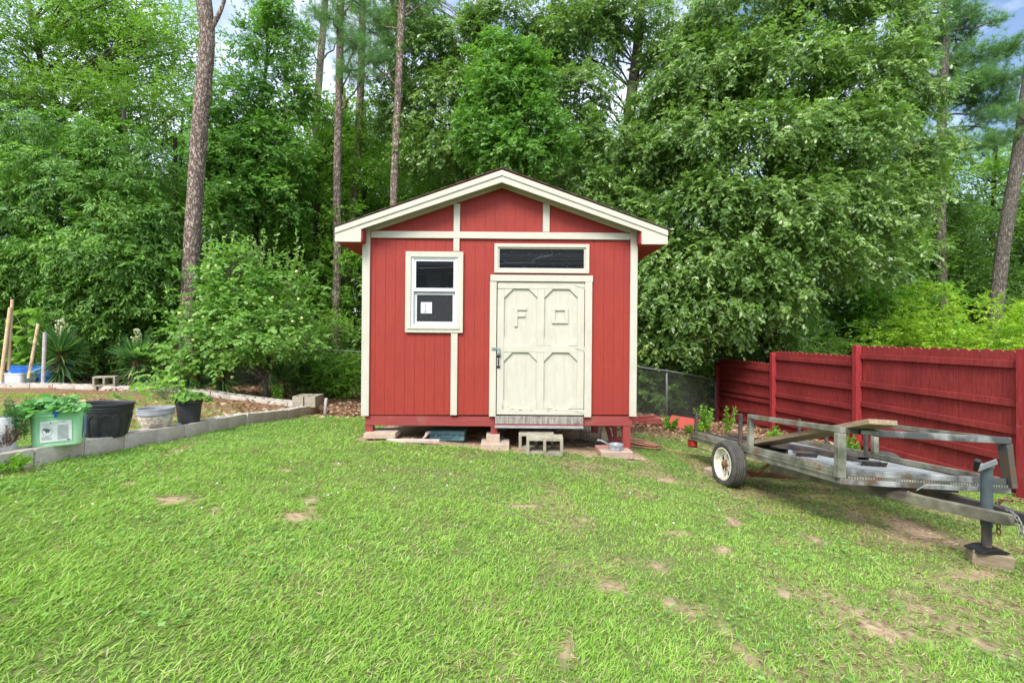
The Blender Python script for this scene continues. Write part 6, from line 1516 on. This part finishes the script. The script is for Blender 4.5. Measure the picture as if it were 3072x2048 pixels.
# ------------------------------------------------------------------ lawn
rg = np.random.RandomState(17)
def scatter(n, x0, x1, y0, y1): return rg.uniform(x0, x1, n), rg.uniform(y0, y1, n)
M['grass'] = leafmat('grass blades', G((0,(.115,.215,.032)),(.3,(.205,.37,.052)),(.6,(.315,.49,.08)),(.85,(.44,.58,.15)),(1,(.50,.45,.24))), trans=.32, rough=.5, spec=.35, tint=(1,1.05,.5))
XS=[];YS=[];LN_=[];WN=[]
for (y0,y1,dens,ln,wd) in ((1.0,1.45,20000,.041,.0045),(1.45,2.3,20000,.041,.0045),(2.3,3.2,15000,.039,.0052),(3.2,4.4,9500,.037,.0058),(4.4,5.6,5600,.036,.007),(5.6,8.2,2300,.045,.009)):
    w0 = 1.18*y1+.25; xa, xb_ = -min(w0,12), min(w0,9)
    n = int(dens*(xb_-xa)*(y1-y0)); x, y = scatter(n, xa, xb_, y0, y1)
    keep = (abs(x) < 1.18*y+.3)
    x, y = x[keep], y[keep]; b = bare(x, y); nz = fbm(x, y, 1.3, 41)
    p = (1-b)**1.3*np.clip(.75+(nz-.5)*1.6, .35, 1)
    p = np.where(in_bed(x, y), np.clip(p*1.25,0,1), p)
    p = np.where((x > -3.78) & (x < -3.54), 0, p)
    p = np.where((y > 5.6) & ((x < 1.6) & (x > -1.7)), 0, p)
    k = rg.rand(len(x)) < p
    XS.append(x[k]); YS.append(y[k]); LN_.append(np.full(k.sum(), ln)); WN.append(np.full(k.sum(), wd))
x = np.concatenate(XS); y = np.concatenate(YS); ln = np.concatenate(LN_); wd = np.concatenate(WN); n = len(x)
z = ground(x, y)+(fbm(x, y, 5, 21)-.5)*.02-.004
tuft = fbm(x, y, 7, 51); big = fbm(x, y, .9, 61)
rich = np.clip(1-(x+2.2)/4.5, 0, 1)          # thicker, longer turf towards the left foreground
ln = ln*rg.uniform(.55,1.35,n)*(.74+.38*rich+.7*(tuft-.45))
ln = np.where(in_bed(x, y), ln*.8, ln)
az = np.where(rg.rand(n) < .55*rich+.15, R(28)+rg.normal(0,.55,n), rg.uniform(0,2*math.pi,n))
el = np.clip(rg.normal(.50,.30,n), .04, 1.3)
D = np.stack([np.cos(el)*np.cos(az), np.cos(el)*np.sin(az), np.sin(el)], -1)
up_ = unit(np.array([0,0,1.])+rg.normal(0,.35,(n,3)))
v = np.clip(.10+.42*big+.40*(rg.rand(n)-.3)+.35*(tuft-.5)-.05*rich+.05, 0, .93); v = np.where(rg.rand(n) < .045, 1, v)
W_ = unit(np.cross(up_, D)); Nn = np.cross(D, W_)
C = np.stack([x, y, z], -1)
t1 = C+D*(ln*.55)[:,None]; tip = C+D*(ln*.95)[:,None]-np.stack([0*x,0*x,ln*.14*np.cos(el)],-1)
hw = (wd*rg.uniform(.6,1.15,n)/2)[:,None]
V = np.stack([C-W_*hw, C+W_*hw, t1+W_*hw*.85, t1-W_*hw*.85, tip], 1).reshape(-1,3)
me = bpy.data.meshes.new('grass'); me.vertices.add(len(V)); me.vertices.foreach_set('co', V.astype(np.float32).ravel())
b0 = (np.arange(n)*5)[:,None]; li = (b0+np.array([0,1,2,3,3,2,4])[None]).ravel().astype(np.int32)
me.loops.add(len(li)); me.loops.foreach_set('vertex_index', li)
me.polygons.add(2*n); me.polygons.foreach_set('loop_start', (np.repeat(np.arange(n)*7,2)+np.tile([0,4],n)).astype(np.int32)); me.update(calc_edges=True)
fattr(me, 'v', np.repeat(v, 5)); me.materials.append(M['grass'])
o = bpy.data.objects.new('grass', me); col.objects.link(o); tag(o, 'bright green lawn grass with bare earth patches', 'grass', kind='stuff')
print('blades', n)
# dead straw matted round the worn spots
nd = 90000; xd, yd = rg.uniform(-4, 5.5, nd), rg.uniform(1.2, 7.0, nd); bd_ = bare(xd, yd)
pd_ = np.where((bd_ > .06) & (bd_ < .97), .25+.75*np.clip(1-abs(bd_-.45)*1.8, 0, 1), .05)*(abs(xd) < 1.15*yd+.3)*(~((xd > -1.7) & (xd < 1.6) & (yd > 5.6)))
kd = rg.rand(nd) < pd_; xd, yd = xd[kd], yd[kd]; nd = len(xd); ad = rg.uniform(0, 2*math.pi, nd)
M['straw'] = leafmat('dead straw', G((0,(.14,.09,.045)),(.5,(.32,.23,.12)),(1,(.46,.37,.22))), trans=.1, tint=(1,.9,.7), rough=.7)
o = leaf_obj('dry_thatch', np.stack([xd, yd, ground(xd, yd)+rg.uniform(-.002,.014,nd)], -1), np.stack([np.cos(ad), np.sin(ad), rg.normal(.05,.2,nd)], -1), unit(np.array([0,0,1.])+rg.normal(0,.3,(nd,3))), rg.uniform(.02,.055,nd), T_LANCE, rg.rand(nd), M['straw'], wid=.35)
tag(o, 'dead straw and thatch matted around the worn spots of the lawn', 'thatch', kind='stuff')
# clods of dry earth
nc = 16000; xd, yd = rg.uniform(-4, 5.5, nc), rg.uniform(1.2, 7.0, nc); kd = rg.rand(nc) < np.clip((bare(xd, yd)-.35)*1.4, 0, 1); xd, yd = xd[kd], yd[kd]; nc = len(xd)
Tc = (np.array([(.5,0,0),(0,.5,0),(-.5,0,0),(0,-.5,0),(0,0,.42)]), [(0,1,4),(1,2,4),(2,3,4),(3,0,4)])
M['clod'] = leafmat('earth clods', G((0,(.22,.14,.08)),(.5,(.38,.27,.17)),(1,(.56,.44,.31))), trans=0, rough=.95, spec=.1)
ad = rg.uniform(0, 2*math.pi, nc)
o = leaf_obj('soil_crumbs', np.stack([xd, yd, ground(xd, yd)-.008], -1), np.stack([np.cos(ad), np.sin(ad), 0*ad], -1), np.tile([0,0,1.], (nc,1)), rg.uniform(.006,.022,nc)*rg.uniform(.6,1.3,nc), Tc, rg.rand(nc), M['clod'], wid=.8)
tag(o, 'crumbs of dry tan earth on the bare patches', 'soil', kind='stuff')
# clover and low broadleaf weeds
def groundcover(name, label, n, region, leaf, m, dens_fn, h=.02, seed=5, tri=3):
    rg = np.random.RandomState(seed); x = rg.uniform(region[0], region[1], n); y = rg.uniform(region[2], region[3], n); k = rg.rand(n) < dens_fn(x, y); x, y = x[k], y[k]; n = len(x)
    z = ground(x, y)+rg.uniform(.3,1,n)*h; a = rg.uniform(0,2*math.pi,n); C = np.repeat(np.stack([x,y,z],-1), tri, 0)
    aa = (a[:,None]+np.arange(tri)[None]*2*math.pi/tri).ravel(); D = np.stack([np.cos(aa), np.sin(aa), .25+0*aa], -1)
    Nn = unit(np.array([0,0,1.])+np.repeat(rg.normal(0,.3,(n,3)), tri, 0)); v = np.repeat(rg.rand(n), tri)
    o = leaf_obj(name, C, D, Nn, leaf*np.repeat(rg.uniform(.7,1.3,n), tri), T_ROUND, v, M[m]); tag(o, label, name, kind='stuff')
M['clover'] = leafmat('clover leaves', G((0,(.08,.19,.04)),(.5,(.16,.33,.07)),(1,(.28,.46,.12))), trans=.3)
def cd(x, y):
    near = np.exp(-((x+3.2)/.5)**2)*(x > -3.55)*(y > 2.8)
    rt = np.clip((x-.2)/2.5, 0, 1)*np.clip((fbm(x,y,2.2,71)-.45)*5, 0, 1)*.7
    r3 = np.exp(-((y-4.95)/.35)**2)*.4
    return np.clip(near*.9+rt+r3+np.clip((fbm(x,y,1.7,73)-.58)*4,0,.5), 0, 1)*(1-bare(x,y))
groundcover('clover', 'patches of small round clover leaves in the lawn', 50000, (-4,5,1.6,8), .011, 'clover', cd, .032, 6)
fl = scatter(130, -3, 3, 2.4, 6.5); w_ = fbm(fl[0], fl[1], 1.4, 81) > .5; fx_, fy_ = fl[0][w_], fl[1][w_]
M['petal'] = leafmat('white clover heads', G((0,(.6,.56,.5)),(1,(.85,.82,.78))), trans=.1, tint=(1,1,1))
C = np.repeat(np.stack([fx_, fy_, ground(fx_, fy_)+.04], -1), 6, 0); k = len(C)
o = leaf_obj('clover_flowers', C, rnd_dirs(k, rg, 0), rnd_dirs(k, rg), .009, T_ROUND, rg.rand(k), M['petal']); tag(o, 'tiny white clover flower heads dotted in the lawn', 'clover flowers', kind='stuff')
# leaf litter
M['litter'] = leafmat('fallen leaves', G((0,(.12,.06,.03)),(.4,(.25,.14,.075)),(.8,(.42,.28,.17)),(1,(.56,.42,.28))), trans=.15, tint=(1,.8,.6), rough=.7)
def ld(x, y):
    bed = in_bed(x, y)*np.clip((x+7.2)*.16+(y-6.0)*.08, .04, .55)*np.clip((fbm(x,y,1.2,91)-.35)*3, .05, 1)
    wood = np.clip((y-6.9+.5*(x < -1.6)*-1)*.7, 0, 1)*(~in_bed(x, y))
    return np.where((x > -1.7) & (x < 1.6) & (y < 9.3), .02*(y > 5.4), np.maximum(bed, wood))
n = 60000; x = rg.uniform(-12, 8, n); y = rg.uniform(3.3, 14, n); k = rg.rand(n) < ld(x, y); x, y = x[k], y[k]; n = len(x)
C = np.stack([x, y, ground(x, y)+rg.uniform(.004,.035,n)], -1); a = rg.uniform(0, 2*math.pi, n)
o = leaf_obj('leaf_litter', C, np.stack([np.cos(a), np.sin(a), rg.normal(0,.35,n)], -1), unit(np.array([0,0,1.])+rg.normal(0,.5,(n,3))), rg.uniform(.05,.12,n), T_LANCE, rg.rand(n), M['litter'], wid=1.5)
tag(o, 'brown fallen leaves and pine straw at the edge of the wood', 'leaf litter', kind='stuff')
